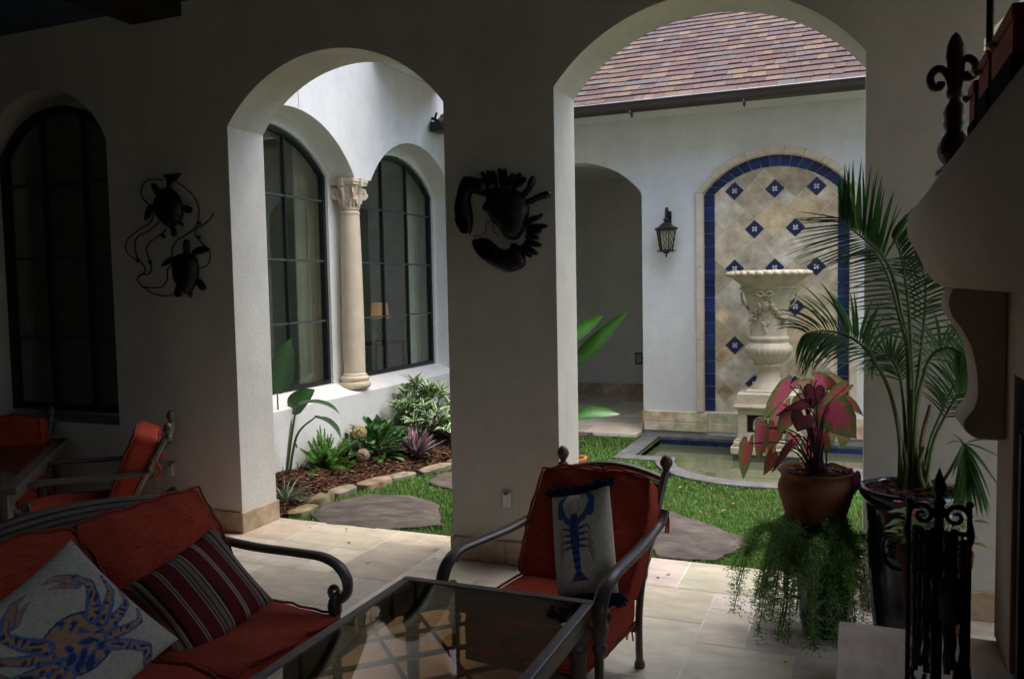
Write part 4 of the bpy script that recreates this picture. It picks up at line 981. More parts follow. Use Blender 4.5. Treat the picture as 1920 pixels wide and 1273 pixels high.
# variegated shrub
vc = Vector((-3.88, 7.12, .10)); t = thing('variegated_shrub', 'bushy shrub with white edged green leaves against the house wall', 'shrub', vc); g = G(); gs = G()
def vleaf(q, s): return (.50, .55, .36) if s != 0 else (.07, .16, .05)
def leafv(g, base, d, nrm, L_, wd, droop):
    d = Vector(d).normalized(); nrm = Vector(nrm); nrm = (nrm-d*nrm.dot(d)).normalized(); sd = d.cross(nrm); vs = []; cs_ = []; p = Vector(base); dd = d.copy(); nn = nrm.copy(); n = 6; gr = gcol((.06, .14, .045), .3); wh = gcol((.56, .62, .40), .12)
    for i in range(n+1):
        q = i/n; w_ = wd*.5*math.sin(math.pi*min(1, q*.95+.03))**.8
        if i: p = p+dd*(L_/n); an = droop/n; dd, nn = (dd*math.cos(an)-nn*math.sin(an)), (nn*math.cos(an)+dd*math.sin(an))
        for s in (-1, -.62, -.55, 0, .55, .62, 1): vs.append(p+sd*w_*s+nn*w_*.25*abs(s)); cs_.append(wh if abs(s) > .6 else gr)
    g.add(vs, [(7*i+j, 7*i+j+1, 7*i+8+j, 7*i+7+j) for i in range(n) for j in range(6)], cs_)
for i in range(85):
    a = random.uniform(0, 6.283); e = R(random.uniform(5, 88)); o = Vector((math.cos(a)*math.cos(e)*.95, math.sin(a)*math.cos(e)*.95, math.sin(e)*1.3)); rr = random.uniform(.18, .42); p = vc+o*rr+Vector((0, 0, .03))
    if p.x < -4.16: p.x = -4.16+random.random()*.05
    gs.tube([vc+Vector((o.x*.08, o.y*.08, .02)), p], .004, 4, (.10, .12, .05))
    for m in range(7):
        b1 = m*2.4+i; d = (o*.8+Vector((math.cos(b1), math.sin(b1), random.uniform(-.2, .5)))).normalized(); leafv(g, p-o*.02*m*.3, d, UP+o*.4, random.uniform(.11, .17), random.uniform(.036, .055), random.uniform(.3, .9))
gs.build('stem', leafm, t); g.build('foliage', leafm, t, recalc=False)
c = P(842, 742, X=-4.1); t = thing('wall_plant', 'dark leafed shoot above the variegated shrub', 'plant', (c.x, c.y, .1)); g = G(); gs = G(); gs.tube([(c.x, c.y, .1), (c.x, c.y, c.z)], .005, 5, (.08, .1, .04))
for i in range(14): a = i*2.4; leaf(g, (c.x, c.y, c.z-.02*i+.02), (math.cos(a), math.sin(a), .3), UP, .10, .05, (gcol((.03, .07, .02)), (.05, .09, .03)), .5, .2, 5, ov)
gs.build('stem', leafm, t); g.build('foliage', leafm, t, recalc=False)
# bird of paradise in a pot behind the middle pier
Yp = 5.6; pc = Q(1076, 858, Yp); t = thing('terracotta_pot', 'orange terracotta pot mostly hidden behind the middle pier', 'pot', (pc.x-.03, Yp, -.03))
rp = .115; zr = pc.z; G().lathe([(.075, -.03), (.10, zr*.5), (rp-.01, zr-.05), (rp+.005, zr-.045), (rp+.008, zr), (rp-.008, zr+.002), (rp-.014, zr-.03), (.001, zr-.03)], (pc.x-.03, Yp, 0), 36).build('vessel', M('bright_terracotta', (.52, .20, .08), .7, .15, 9), t, smooth=50)
b1 = Vector((pc.x-.03, Yp, zr-.03)); ncol = (.028, .095, .014)
Vp = lambda a, b: Q(*b, Yp)-Q(*a, Yp)
specs = [([b1, Q(1060, 760, Yp), Q(1070, 690, Yp)], Vp((1070, 690), (1150, 615)), Vp((1070, 690), (1186, 585)).length, .15, Vector((-.45, -.9, .25)), -.1, .2),
         ([b1, Q(1045, 740, Yp), Q(1050, 650, Yp)], Vp((1050, 640), (1128, 580)), Vp((1050, 640), (1128, 580)).length, .15, Vector((-.4, -.9, .3)), .1, .2),
         ([b1, Q(1062, 810, Yp), Q(1078, 782, Yp)], Vp((1078, 782), (1158, 762)), Vp((1078, 782), (1158, 764)).length, .13, Vector((0, -.6, .8)), .5, .3),
         ([b1, Q(1040, 780, Yp), Q(1030, 640, Yp)], Vector((-.1, .1, 1)), .35, .12, Vector((.3, -.8, 0)), .3, .2)]
bop_plant('bird of paradise with bright leaves reaching past the middle pier', b1, specs, ncol)
# ================================================================== LOGGIA OBJECTS
# ---- cushions
def cushion(name, sx, sy, sz, mat, parent, loc=(0, 0, 0), rot=None, puff=.5, n=14, seed=0, pip=True, wr=.008):
    """box cushion centred at loc; rot = Matrix; rounded corners, puffed faces, wrinkles and piped seams"""
    rot = rot or Matrix.Identity(3); r_ = random.Random(seed); g = G(); vs = {}; L_ = []; fs = []
    ph = [r_.uniform(0, 6.3) for _ in range(8)]
    def pos(u, v, w):
        # superellipse rounding in plan
        x, y, z = u, v, w
        k = 1-.022*(abs(u*v))**4
        dx = 1-.03*v*v*abs(u); dy = 1-.03*u*u*abs(v)
        bul = (1-u**4)*(1-v**4)
        zz = z*(.80+.34*puff*bul)+ (0 if abs(w) < .99 else 0)
        wv = wr*(math.sin(u*7+ph[0]+v*2)*math.sin(v*5+ph[1])+.7*math.sin(u*13+v*4+ph[2])*(1-bul)+.5*math.sin(v*17+u*3+ph[3])*(1-bul))
        side = (abs(u) > .999 or abs(v) > .999)
        bs = 1+.05*(1-w*w)*puff if side else 1
        p = Vector((x*k*dx*sx/2*(bs if abs(u) > .999 else 1), y*k*dy*sy/2*(bs if abs(v) > .999 else 1), zz*sz/2))
        p.z += wv*(1 if not side else .5); p.x += (wv*.8 if abs(u) > .999 else 0); p.y += (wv*.8 if abs(v) > .999 else 0)
        return p
    def vid(i, j, k):
        key = (i, j, k)
        if key not in vs:
            vs[key] = len(L_); L_.append(Vector(loc)+rot @ pos(-1+2*i/n, -1+2*j/n, -1+2*k/4))
        return vs[key]
    for i in range(n):
        for j in range(n):
            fs += [(vid(i, j, 4), vid(i+1, j, 4), vid(i+1, j+1, 4), vid(i, j+1, 4)), (vid(i, j, 0), vid(i, j+1, 0), vid(i+1, j+1, 0), vid(i+1, j, 0))]
        for k in range(4):
            fs += [(vid(i, 0, k), vid(i+1, 0, k), vid(i+1, 0, k+1), vid(i, 0, k+1)), (vid(i, n, k), vid(i, n, k+1), vid(i+1, n, k+1), vid(i+1, n, k)),
                   (vid(0, i, k), vid(0, i, k+1), vid(0, i+1, k+1), vid(0, i+1, k)), (vid(n, i, k), vid(n, i+1, k), vid(n, i+1, k+1), vid(n, i, k+1))]
    g.add(L_, fs); o = g.build(name, mat, parent, world=False, smooth=75, subs=1)
    if pip:
        for k in (0, 4):
            ring = [(i, 0) for i in range(n)]+[(n, j) for j in range(n)]+[(n-i, n) for i in range(n)]+[(0, n-j) for j in range(n)]
            pts = [L_[vid(i, j, k)] for i, j in ring]; pts = pts+[pts[0]]
            G().tube(pts, .0055, 6, cap=False).build('piping', redp, o, world=False, smooth=60)
    return o
def rx(a): return Matrix.Rotation(a, 3, 'X')
def chair(name, label, cat, loc, rz, wd=.50, seats=1, group=None, ties=True, cush=True, rec=1.0, fw_=.0):
    RC = lambda y, z: .24+(y-.24)*(rec if z > .3 else 1)
    """cast metal armchair with loose cushions, facing local -y"""
    t = thing(name, label, cat, (loc[0], loc[1], 0), rz, group); h = wd/2
    for sx in (-1, 1):
        # rear leg and post in one casting
        G().tube(sm([(sx*(h-.005), .25, 0.012), (sx*(h-.005), .245, .10), (sx*(h-.002), .245, .25), (sx*h, RC(.30, .4), .40), (sx*h, RC(.42, .5), .56), (sx*h, RC(.56, .7), .735)], 6), [.017]*20+[.019]*11, 8, sq=(.85, 1.15)).build('leg', bronze, t, world=False, smooth=50)
        G().lathe([(.020, 0), (.023, .006), (.021, .02), (.015, .03)], (sx*(h-.005), .25, 0), 12).build('foot', bronze, t, world=False, smooth=50)
        lg = G().tube(sm([(sx*(h+fw_), -.285, .012), (sx*(h+fw_), -.275, .10), (sx*(h+fw_), -.27, .24), (sx*(h+.004+fw_), -.275, .36), (sx*(h+.01+fw_), -.27, .40)], 6), .018, 8, sq=(.9, 1.1)); lg.lathe([(.020, 0), (.024, .006), (.021, .02), (.015, .03)], (sx*(h+fw_), -.285, 0), 12)
        lg.lathe([(.018, .27), (.026, .285), (.026, .30), (.019, .31), (.027, .335), (.029, .36), (.022, .385)], (sx*(h+.002+fw_), -.272, 0), 10)
        lg.build('leg', bronze, t, world=False, smooth=50)
        # arm: flares out at the rear, runs forward, rolls down into a scroll
        pa = sm([(sx*(h+.035), RC(.455, .6), .60), (sx*(h+.03), RC(.42, .56), .566), (sx*(h+.025), .36, .545), (sx*(h+.025+fw_*.4), .15, .530), (sx*(h+.025+fw_*.8), -.08, .532), (sx*(h+.025+fw_), -.20, .530), (sx*(h+.025+fw_), -.275, .505), (sx*(h+.025+fw_), -.315, .455), (sx*(h+.023+fw_), -.315, .405), (sx*(h+.02+fw_), -.29, .375)], 6)
        k = len(pa); ar = G().tube(pa, [.018+.006*min(1, i/8) for i in range(k)], 10, sq=(1.15, .62))
        o = ar.build('armrest', bronze, t, world=False, smooth=60)
        g = G(); spiral(g, (sx*(h+.02+fw_), -.262, .405), (0, -1, 0), (0, 0, -1), .034, 1.3, .015, 18, sx if 0 else 1); g.build('scroll', bronze, o, world=False, smooth=60)
        # finial
        g = G() if seats > 1 else G().lathe([(.012, .71), (.022, .722), (.022, .734), (.012, .742), (.017, .752), (.026, .768), (.028, .784), (.02, .802), (.008, .812), (1e-4, .814)], (sx*h, RC(.572, .7), 0), 14); g.v and g.build('finial', bronze, t, world=False, smooth=60)
    fr = G(); fr.box(-h, h, -.285, -.26, .145, .172); fr.box(-h, h, .235, .26, .145, .172); fr.box(-h+.022, -h+.045, -.26, .235, .160, .182); fr.box(h-.045, h-.022, -.26, .235, .160, .182)
    for i in range(3*seats): x = -h+wd*(i+.5)/(3*seats); fr.box(x-.03, x+.03, -.26, .235, .155, .165)
    fr.build('seat_frame', bronze, t, world=False, bevel=.003)
    bk = G()
    top = lambda q: (-h+wd*q, RC(.57, .7)+.012*math.sin(math.pi*q), .70+.045*math.sin(math.pi*q)*(1 if seats == 1 else 1.6))
    for dz in (0, -.02, -.04, -.06) if seats > 1 else (0, -.03): bk.tube([Vector(top(i/16))+Vector((0, dz*.75, dz)) for i in range(17)], .0125 if seats > 1 else .017, 6)
    for i in range(1, 5*seats): q = i/(5*seats); a = top(q); bk.tube([a, (a[0], .30, .40), (a[0], .25, .24)], .007, 5)
    bk.tube([(-h, .27, .33), (h, .27, .33)], .011, 6); bk.build('back_frame', bronze, t, world=False, smooth=50)
    if cush:
        n = seats; cw = (wd-.03)/n
        for i in range(n):
            x = -wd/2+.015+cw*(i+.5)
            cushion('seat_cushion', cw+(.03 if seats == 1 else 0), .575, .185, redf, t, (x, -.035, .266), None, .45, seed=i+3)
            an = math.atan2(.62-.315, .62-.30)  # lean of the back
            cushion('back_cushion', cw+(.055 if seats == 1 else .02), .50, .165, redf, t, (x*1.0, RC(.325, .5)-.02*(rec < 1)-.012, .52), rx(R(90-32*rec)), .42, seed=i+11)
        if ties:
            for sx in (-1, 1):
                g = G()
                for dd in (0, .012): g.tube(sm([(sx*(h+.012), RC(.46, .6)+dd, .60), (sx*(h+.03), RC(.47, .6)+dd, .585), (sx*(h+.035), RC(.475, .6)+dd*2, .55), (sx*(h+.03+dd), RC(.47, .6), .50)], 4), .0045, 4)
                g.build('tie', redf, t, world=False)
            g = G()
            for dd in (0, .014): g.tube(sm([(h-.04+dd, .2, .20), (h-.035+dd, .205, .17), (h-.04+dd*2, .2, .125)], 4), .004, 4)
            g.build('tie', redf, t, world=False)
    return t
lounge = chair('lounge_chair', 'red cushioned bronze armchair by the middle pier, holding the lobster pillow', 'armchair', (-1.085, 3.035), R(-7.5), fw_=.05)
chair('dining_chair', 'red cushioned chair in the shade seen edge on, below the turtle wall art', 'armchair', (-4.19, 3.52), R(-47), wd=.54, rec=.7, group='chairs around the dining table')
chair('dining_chair', 'red cushioned chair behind the dining table at the far left edge', 'armchair', (-5.05, 3.5), R(28), rec=.5, group='chairs around the dining table')
sofa = chair('loveseat', 'red cushioned two seat bronze sofa in the left foreground', 'sofa', (-2.13, 2.04), R(87), wd=1.16, seats=2)
# ---- throw pillows with woven pictures
def pillow(name, label, loc, rot, sx, sy, th, colf, n=150, cat='pillow', mat=None, extra=None):
    t = thing(name, label, cat, loc); g = G()
    def pos(u, v, s):
        e = max(0, (1-u*u)*(1-v*v)); b = e**.42
        x = u*sx/2*(1-.075*(1-v*v)*abs(u)**3); y = v*sy/2*(1-.075*(1-u*u)*abs(v)**3)
        return rot @ Vector((x, y, s*th/2*b*(1+.05*math.sin(u*5+v*3)*1)))
    vs = []; cs_ = []; fs = []
    for s, m in ((1, n), (-1, 24)):
        o = len(vs)
        for j in range(m+1):
            for i in range(m+1):
                u, v = -1+2*i/m, -1+2*j/m; vs.append(Vector(loc)+pos(u, v, s)); cs_.append(colf(u, v) if s > 0 else colf(.93, .93))
        fs += [(o+j*(m+1)+i, o+j*(m+1)+i+1, o+(j+1)*(m+1)+i+1, o+(j+1)*(m+1)+i) for j in range(m) for i in range(m)]
    g.add(vs, fs, cs_); g.build('cover', mat, t, smooth=70)
    return t, pos
linen = M('woven_linen', (1, 1, 1), .95, .16, 90, .35, 420, .05, attr=True, bdist=.003)
stripem = M('striped_fabric', (1, 1, 1), .95, .08, 60, .3, 420, .05, attr=True, bdist=.003)
from math import hypot
def seg(u, v, pts, w0, w1):
    """signed closeness to a tapering stroke: >0 inside; also returns position along it"""
    best = -9; bt_ = 0; n = len(pts)-1
    for i in range(n):
        (ax, ay), (bx2, by) = pts[i], pts[i+1]; dx, dy = bx2-ax, by-ay; q = max(0, min(1, ((u-ax)*dx+(v-ay)*dy)/(dx*dx+dy*dy+1e-9)))
        t_ = (i+q)/n; w_ = w0+(w1-w0)*t_; d = 1-hypot(u-ax-dx*q, v-ay-dy*q)/w_
        if d > best: best, bt_ = d, t_
    return best, bt_
def nz(u, v): return math.sin(u*23+math.sin(v*17)*1.7)*math.sin(v*27+math.sin(u*13)*1.3)
LIN = (.64, .60, .48)
blue_, dblue, och = (.14, .21, .42), (.05, .08, .21), (.55, .31, .17)
def mirror(p): return [(-x, y) for x, y in p]
crab_legs = []
for sgn in (-1, 1):
    m_ = (lambda p: [(sgn*x, y) for x, y in p])
    crab_legs += [(m_([(.34, .20), (.52, .42), (.62, .62), (.50, .80)]), .085, .035, 0), (m_([(.38, .08), (.62, .22), (.82, .38), (.86, .62)]), .075, .022, 1), (m_([(.38, -.04), (.66, .02), (.88, .10), (.97, .32)]), .07, .02, 1),
                  (m_([(.36, -.16), (.62, -.22), (.84, -.22), (.97, -.06)]), .065, .02, 1), (m_([(.30, -.26), (.52, -.42), (.70, -.60), (.62, -.78)]), .06, .05, 1)]
def crab_col(u, v):
    # drawing frame turned so that the crab walks up the pillow
    a = R(-8); x, y = (u*math.cos(a)+v*math.sin(a))*1.06-.02, (-u*math.sin(a)+v*math.cos(a))*1.06+.16
    r = nz(x*1.3, y*1.3)
    for pts, w0, w1, kd in crab_legs:
        d, q = seg(x, y, pts, w0*1.35, w1*1.5)
        if d > 0: return blue_ if d < .45+.3*r else och if r > -.35 else dblue
    # claws
    for sgn in (-1, 1):
        for pts, w0, w1 in (([(sgn*.50, .76), (sgn*.30, .95), (sgn*.12, .98)], .10, .015), ([(sgn*.46, .70), (sgn*.28, .80), (sgn*.14, .86)], .07, .012)):
            d, q = seg(x, y, pts, w0, w1)
            if d > 0: return och if d > .3 else blue_
    e = (x/.56)**2+((y-.0)/(.40-.06*abs(x)))**2
    if e < 1:
        if e > .86: return dblue
        k = nz(x*.9+.3, y*.9)+.25*r-(.35 if y < 0 else -.25)
        return och if k > -.05 else blue_ if k > -.5 else dblue
    return tuple(c*(1+.02*r) for c in LIN)
PRr = lambda n_, upv: Matrix((lambda z, y: (y.cross(z), y, z))(Vector(n_).normalized(), (Vector(upv)-Vector(n_).normalized()*Vector(upv).dot(Vector(n_).normalized())).normalized())).transposed()
def px_frame(pts, Zc):
    return pts
# crab pillow leans on the near seat of the sofa
def lean(c, n_, roll):
    z = Vector(n_).normalized(); y0 = (UP-z*UP.dot(z)).normalized(); x0 = y0.cross(z); y = y0*math.cos(roll)-x0*math.sin(roll); x = y.cross(z)
    return Matrix((x, y, z)).transposed()
pillow('crab_pillow', 'linen throw pillow with a blue and orange crab on the near seat of the sofa', Vector((-2.09, 1.66, .56)), lean(None, (.75, -.30, .60), R(29)), .45, .45, .14, crab_col, 170, mat=linen)
def stripe_col(u, v):
    x = (u+1)*.5
    pat = [(0.00, 'g'), (.03, 't'), (.045, 'g'), (.07, 'd'), (.085, 'g'), (.11, 't'), (.125, 'd'), (.16, 'm'), (.26, 't'), (.275, 'd'), (.285, 't'), (.30, 'm'), (.42, 't'), (.435, 'd'), (.445, 'g'), (.47, 'd'), (.48, 'g'), (.52, 'd'), (.535, 't'), (.55, 'd'), (.565, 'm'), (.68, 't'), (.695, 'd'), (.705, 't'), (.72, 'm'), (.83, 'g'), (.85, 'd'), (.86, 'g'), (.89, 't'), (.90, 'd'), (.92, 'g'), (.96, 'd'), (.97, 'g')]
    k = 'g'
    for p, q in pat:
        if x >= p: k = q
    return {'g': (.27, .215, .175), 't': (.45, .36, .25), 'd': (.05, .025, .02), 'm': (.17, .028, .032)}[k]
pillow('striped_pillow', 'maroon and tan striped throw pillow on the far seat of the sofa', Vector((-2.16, 2.27, .475)), lean(None, (.80, -.35, .62), R(22)), .40, .36, .12, stripe_col, 170, mat=stripem)
lob = dict(
    legs=[([(s*.10, .18-.10*i), (s*.42, .24-.13*i), (s*.55, .05-.16*i)], .030, .012) for s in (-1, 1) for i in range(4)],
    arms=[([(s*.10, .30), (s*.30, .40), (s*.46, .60)], .055, .07) for s in (-1, 1)], claws=[([(s*.48, .55), (s*.52, .75), (s*.34, .93)], .13, .04) for s in (-1, 1)])
def lob_col(u, v):
    x, y = u*.98, v*1.0; r = nz(x*1.5, y*1.1)
    for pts, w0, w1 in lob['claws']+lob['arms']:
        d, q = seg(x, y, pts, w0, w1)
        if d > 0: return (.09, .15, .36) if d > .3 or r > 0 else (.05, .08, .22)
    d, q = seg(x, y, [(0, .34), (0, -.06)], .15, .15)
    if d > 0: return (.09, .14, .34) if r > -.3 else (.04, .06, .17)
    d, q = seg(x, y, [(0, -.06), (.0, -.58)], .14, .085)
    if d > 0: return (.045, .07, .19) if math.sin(y*48) > .2 else (.10, .15, .36)
    d, q = seg(x, y, [(0, -.60), (0, -.66)], .10, .16)
    if y < -.58 and abs(x) < .10+(-.58-y)*1.15 and y > -.74: return (.11, .16, .36) if math.sin(x*30+y*9) > -.2 else (.30, .12, .09)
    for pts, w0, w1 in lob['legs']:
        d, q = seg(x, y, pts, w0, w1)
        if d > 0: return (.42, .20, .15) if q > .35 else (.10, .13, .33)
    for s in (-1, 1):
        d, q = seg(x, y, [(s*.04, .36), (s*.16, .55), (s*.10, .80)], .012, .006)
        if d > 0: return (.3, .14, .1)
    return tuple(c*(1+.03*r) for c in (.72, .66, .52))
lp_rot = lean(None, (-.22, -.90, .42), R(18)); lp_c = Vector((-.975, 3.05, .555))
t_, pos_ = pillow('lobster_pillow', 'small linen pillow with a blue lobster and navy fringe on the armchair', lp_c, lp_rot, .262, .42, .15, lob_col, 150, mat=linen)
fr = M('navy_fringe', (.018, .026, .06), .95, .4, 60, .4, 200, .05); g = G()
for s in (-1, 1):
    for i in range(420):
        u = random.uniform(-1, 1); p = lp_c+pos_(u, s, 0); d = lp_rot @ Vector((random.gauss(0, .5), s*random.uniform(.3, 1.2), random.gauss(0, .9))); d.normalize(); L_ = random.uniform(.028, .048)
        g.tube([p, p+d*L_*.6+Vector((0, 0, -.002)), p+d*L_+Vector((0, 0, -.008))], [.008, .009, .004], 5)
g.build('fringe', fr, t_)
# ---- glass coffee table
tx0, tx1, ty0, ty1, tz = -1.578, -.826, 1.45, 2.715, .468
tt = thing('coffee_table', 'bronze coffee table with tinted glass top and lattice shelf', 'coffee table', ((tx0+tx1)/2, (ty0+ty1)/2, 0))
fw_ = .038
for (a, b, c_, d) in ((tx0, tx1, ty1-fw_, ty1), (tx0, tx1, ty0, ty0+fw_), (tx0, tx0+fw_, ty0+fw_+.0005, ty1-fw_-.0005), (tx1-fw_, tx1, ty0+fw_+.0005, ty1-fw_-.0005)):
    G().box(a, b, c_, d, tz-.032, tz).build('top_rail', bronze, tt, bevel=.006)
tgl = glass('bronze_glass', (.74, .58, .42), 1.42)
G().box(tx0+fw_-.004, tx1-fw_+.004, ty0+fw_-.004, ty1-fw_+.004, tz-.012, tz-.004).build('glass_top', tgl, tt)
g = G()
for (a, b, c_, d) in ((tx0+.02, tx1-.02, ty1-.032, ty1-.018), (tx0+.02, tx1-.02, ty0+.018, ty0+.032), (tx0+.018, tx0+.032, ty0+.034, ty1-.034), (tx1-.032, tx1-.018, ty0+.034, ty1-.034)): g.box(a, b, c_, d, tz-.085, tz-.0325)
g.build('apron', bronze, tt)
for px_ in (tx0+.05, tx1-.05):
    for py_ in (ty0+.05, ty1-.05):
        g = G().tube([(px_, py_, .0), (px_, py_, .06), (px_, py_, .26), (px_, py_, tz-.033)], [.028, .022, .026, .030], 8, sq=(1, 1)); 
        g.lathe([(.026, .30), (.036, .315), (.03, .33), (.04, .36), (.042, .385), (.03, .41), (.036, .42), (.03, .43)], (px_, py_, 0), 14); g.lathe([(.036, 0), (.038, .012), (.026, .03)], (px_, py_, 0), 12)
        lg = g.build('leg', bronze, tt, smooth=45)
g = G(); zs = .395; n = 5
for (a, b, c_, d) in ((tx0+.06, tx1-.06, ty1-.065, ty1-.045), (tx0+.06, tx1-.06, ty0+.045, ty0+.065), (tx0+.045, tx0+.065, ty0+.06, ty1-.06), (tx1-.065, tx1-.045, ty0+.06, ty1-.06)): g.box(a, b, c_, d, zs-.012, zs+.012)
def clipseg(p, q, x0, x1, y0, y1):
    t0, t1 = 0, 1; dx, dy = q[0]-p[0], q[1]-p[1]
    for pp, qq in ((-dx, p[0]-x0), (dx, x1-p[0]), (-dy, p[1]-y0), (dy, y1-p[1])):
        if abs(pp) < 1e-9:
            if qq < 0: return None
        else:
            r = qq/pp
            if pp < 0: t0 = max(t0, r)
            else: t1 = min(t1, r)
    return None if t0 >= t1 else ((p[0]+dx*t0, p[1]+dy*t0), (p[0]+dx*t1, p[1]+dy*t1))
for i in range(-9, 16):
    for sgn in (1, -1):
        x = tx0+i*.25; s = clipseg((x-2*sgn, 1.45-2), (x+2*sgn, 1.45+2), tx0+.06, tx1-.06, ty0+.06, ty1-.06)
        if s: g.tube([(*s[0], zs+(.003 if sgn > 0 else -.003)), (*s[1], zs+(.003 if sgn > 0 else -.003))], .009, 4)
g.build('lattice_shelf', bronze, tt)
# ---- dining table in the shade
dn, df_ = Vector((-3.87, 2.85, 0)), Vector((-4.90, 4.0, 0)); ex = (df_-dn).normalized(); ey = Vector((-ex.y, ex.x, 0)); ey = ey if ey.x < 0 else -ey
dth = math.atan2(ex.y, ex.x)
dl = (df_-dn).length; dt = thing('dining_table', 'dark outdoor dining table in the shaded left corner', 'dining table', (dn.x, dn.y, 0), dth)
sgn = 1 if (Matrix.Rotation(dth, 3, 'Z') @ Vector((0, 1, 0))).dot(ey) > 0 else -1
def dbox(nm, x0, x1, y0, y1, z0, z1, m, bv=.005): y0, y1 = sorted((sgn*y0, sgn*y1)); return G().box(x0, x1, y0, y1, z0, z1).build(nm, m, dt, world=False, bevel=bv)
dbox('rim', 0, dl, 0, .07, .565, .60, bronze); dbox('rim', 0, dl, .93, 1.0, .565, .60, bronze); dbox('rim', 0, .07, .0705, .9295, .565, .60, bronze); dbox('rim', dl-.07, dl, .0705, .9295, .565, .60, bronze)
dbox('tabletop', .069, dl-.069, .069, .931, .572, .592, M('table_glass_dark', (.02, .02, .02), .08, .1, 4, 0, 1, .6), 0)
dbox('apron', .04, dl-.04, .03, .05, .50, .564, bronze); dbox('apron', .03, .05, .06, .94, .50, .564, bronze); dbox('apron', dl-.05, dl-.03, .06, .94, .50, .564, bronze)
for x in (.06, dl-.06):
    for y in (.06, .94): G().tube([(x, sgn*y, 0), (x, sgn*y, .05), (x, sgn*y, .3), (x, sgn*y, .5645)], [.03, .022, .026, .035], 8, sq=(1, 1)).build('leg', bronze, dt, world=False, smooth=40)
# ---- crab wall sculpture
def Zc(x, y): p = P(840+x/5.533, 300+y/5.533, Y=DF-.03); return (p.x, p.z)
crabm = M('crab_metal', (.010, .014, .030), .40, .5, 18, .25, 90, .5, metal=.4, c2=(.030, .016, .022))
ct = thing('crab_wall_art', 'dark metal crab sculpture hanging on the middle pier', 'wall art', (P(948, 415, Y=DF).x, DF, P(948, 415, Y=DF).z))
wm_ = lambda off: (lambda u, z, d: (u, DF-off-d, z))
def smp(pts, k=3):
    q = [Vector((a, b, 0)) for a, b in pts]; n = len(q); o = []
    for i in range(n):
        a, b, c, d = q[i-1], q[i], q[(i+1) % n], q[(i+2) % n]
        for j in range(k): t = j/k; v = .5*((2*b)+(c-a)*t+(2*a-5*b+4*c-d)*t*t+(3*b-a-3*c+d)*t**3); o.append((v.x, v.y))
    return o
def plate_(nm, pts, off=.02, thick=.012, rise=.022, inset=.010, k=3, steps=2):
    return relief(nm, smp([Zc(*p) for p in pts], k), wm_(off), thick, crabm, ct, rise=rise, inset=inset, steps=steps)
sh_ = plate_('shell', [(400, 340), (440, 300), (560, 285), (690, 305), (790, 370), (845, 500), (830, 620), (800, 720), (730, 820), (640, 830), (570, 760), (540, 700), (470, 640), (430, 560), (370, 505), (390, 450), (410, 420)], .03, .02, .05, .020, 2)
plate_('claw', [(395, 210), (300, 185), (190, 172), (140, 225), (100, 360), (75, 500), (85, 610), (120, 700), (205, 772), (165, 690), (132, 625), (165, 608), (205, 640), (235, 772), (262, 650), (255, 540), (240, 450), (255, 345), (385, 375), (420, 300)], .03, .018, .030, .009, 2)
plate_('claw', [(280, 850), (335, 812), (420, 820), (500, 880), (560, 925), (645, 925), (670, 860), (760, 900), (800, 1000), (805, 1090), (740, 1140), (640, 1165), (540, 1130), (430, 1070), (340, 1010), (290, 930), (305, 855), (340, 930), (430, 1000), (465, 970), (420, 890), (350, 860)], .03, .018, .030, .009, 2)
for pts in ([(760, 350), (820, 290), (840, 220), (880, 168), (912, 200), (895, 260), (860, 320), (800, 385)], [(810, 430), (900, 375), (990, 335), (1060, 330), (1072, 370), (1010, 405), (930, 425), (850, 465)]): plate_('leg', pts, .03, .014, .014, .007)
for i, (a, b, w_) in enumerate((((420, 270), (350, 130), 34), ((470, 250), (420, 118), 34), ((520, 280), (480, 120), 32), ((560, 270), (530, 95), 34), ((600, 270), (590, 100), 36), ((640, 280), (690, 150), 46), ((680, 300), (740, 140), 44), ((690, 270), (805, 190), 50), ((800, 660), (950, 590), 42), ((820, 700), (1020, 680), 44), ((820, 750), (970, 730), 40), ((820, 800), (960, 800), 40), ((800, 850), (960, 880), 44), ((780, 880), (935, 975), 40), ((760, 900), (880, 1000), 42), ((900, 620), (975, 560), 28))):
    dx, dy = b[0]-a[0], b[1]-a[1]; L_ = math.hypot(dx, dy); nx_, ny_ = -dy/L_*w_, dx/L_*w_
    plate_('leg', [(a[0]+nx_*.5, a[1]+ny_*.5), (a[0]+dx*.55+nx_*.8, a[1]+dy*.55+ny_*.8), (b[0]+nx_*.5, b[1]+ny_*.5), (b[0]-nx_*.4, b[1]-ny_*.4), (a[0]+dx*.5-nx_*.7, a[1]+dy*.5-ny_*.7), (a[0]-nx_*.5, a[1]-ny_*.5)], .02+.012*(i % 3), .010, .012, .005, 2, 1)
def wallpts(f, pts, off): return [Vector((f(*p)[0], DF-off, f(*p)[1])) for p in pts]
G().tube(sm(wallpts(Zc, [(470, 630), (415, 660), (410, 720), (380, 775), (270, 800)], .05), 5), .0022, 5).build('antenna', crabm, ct)
G().tube(sm(wallpts(Zc, [(490, 640), (480, 690), (500, 750), (550, 790)], .05), 5), .0022, 5).build('antenna', crabm, ct)
G().box(ct.location.x-.03, ct.location.x+.03, DF-.035, DF-.001, ct.location.z-.03, ct.location.z+.03).build('wall_mount', crabm, ct)
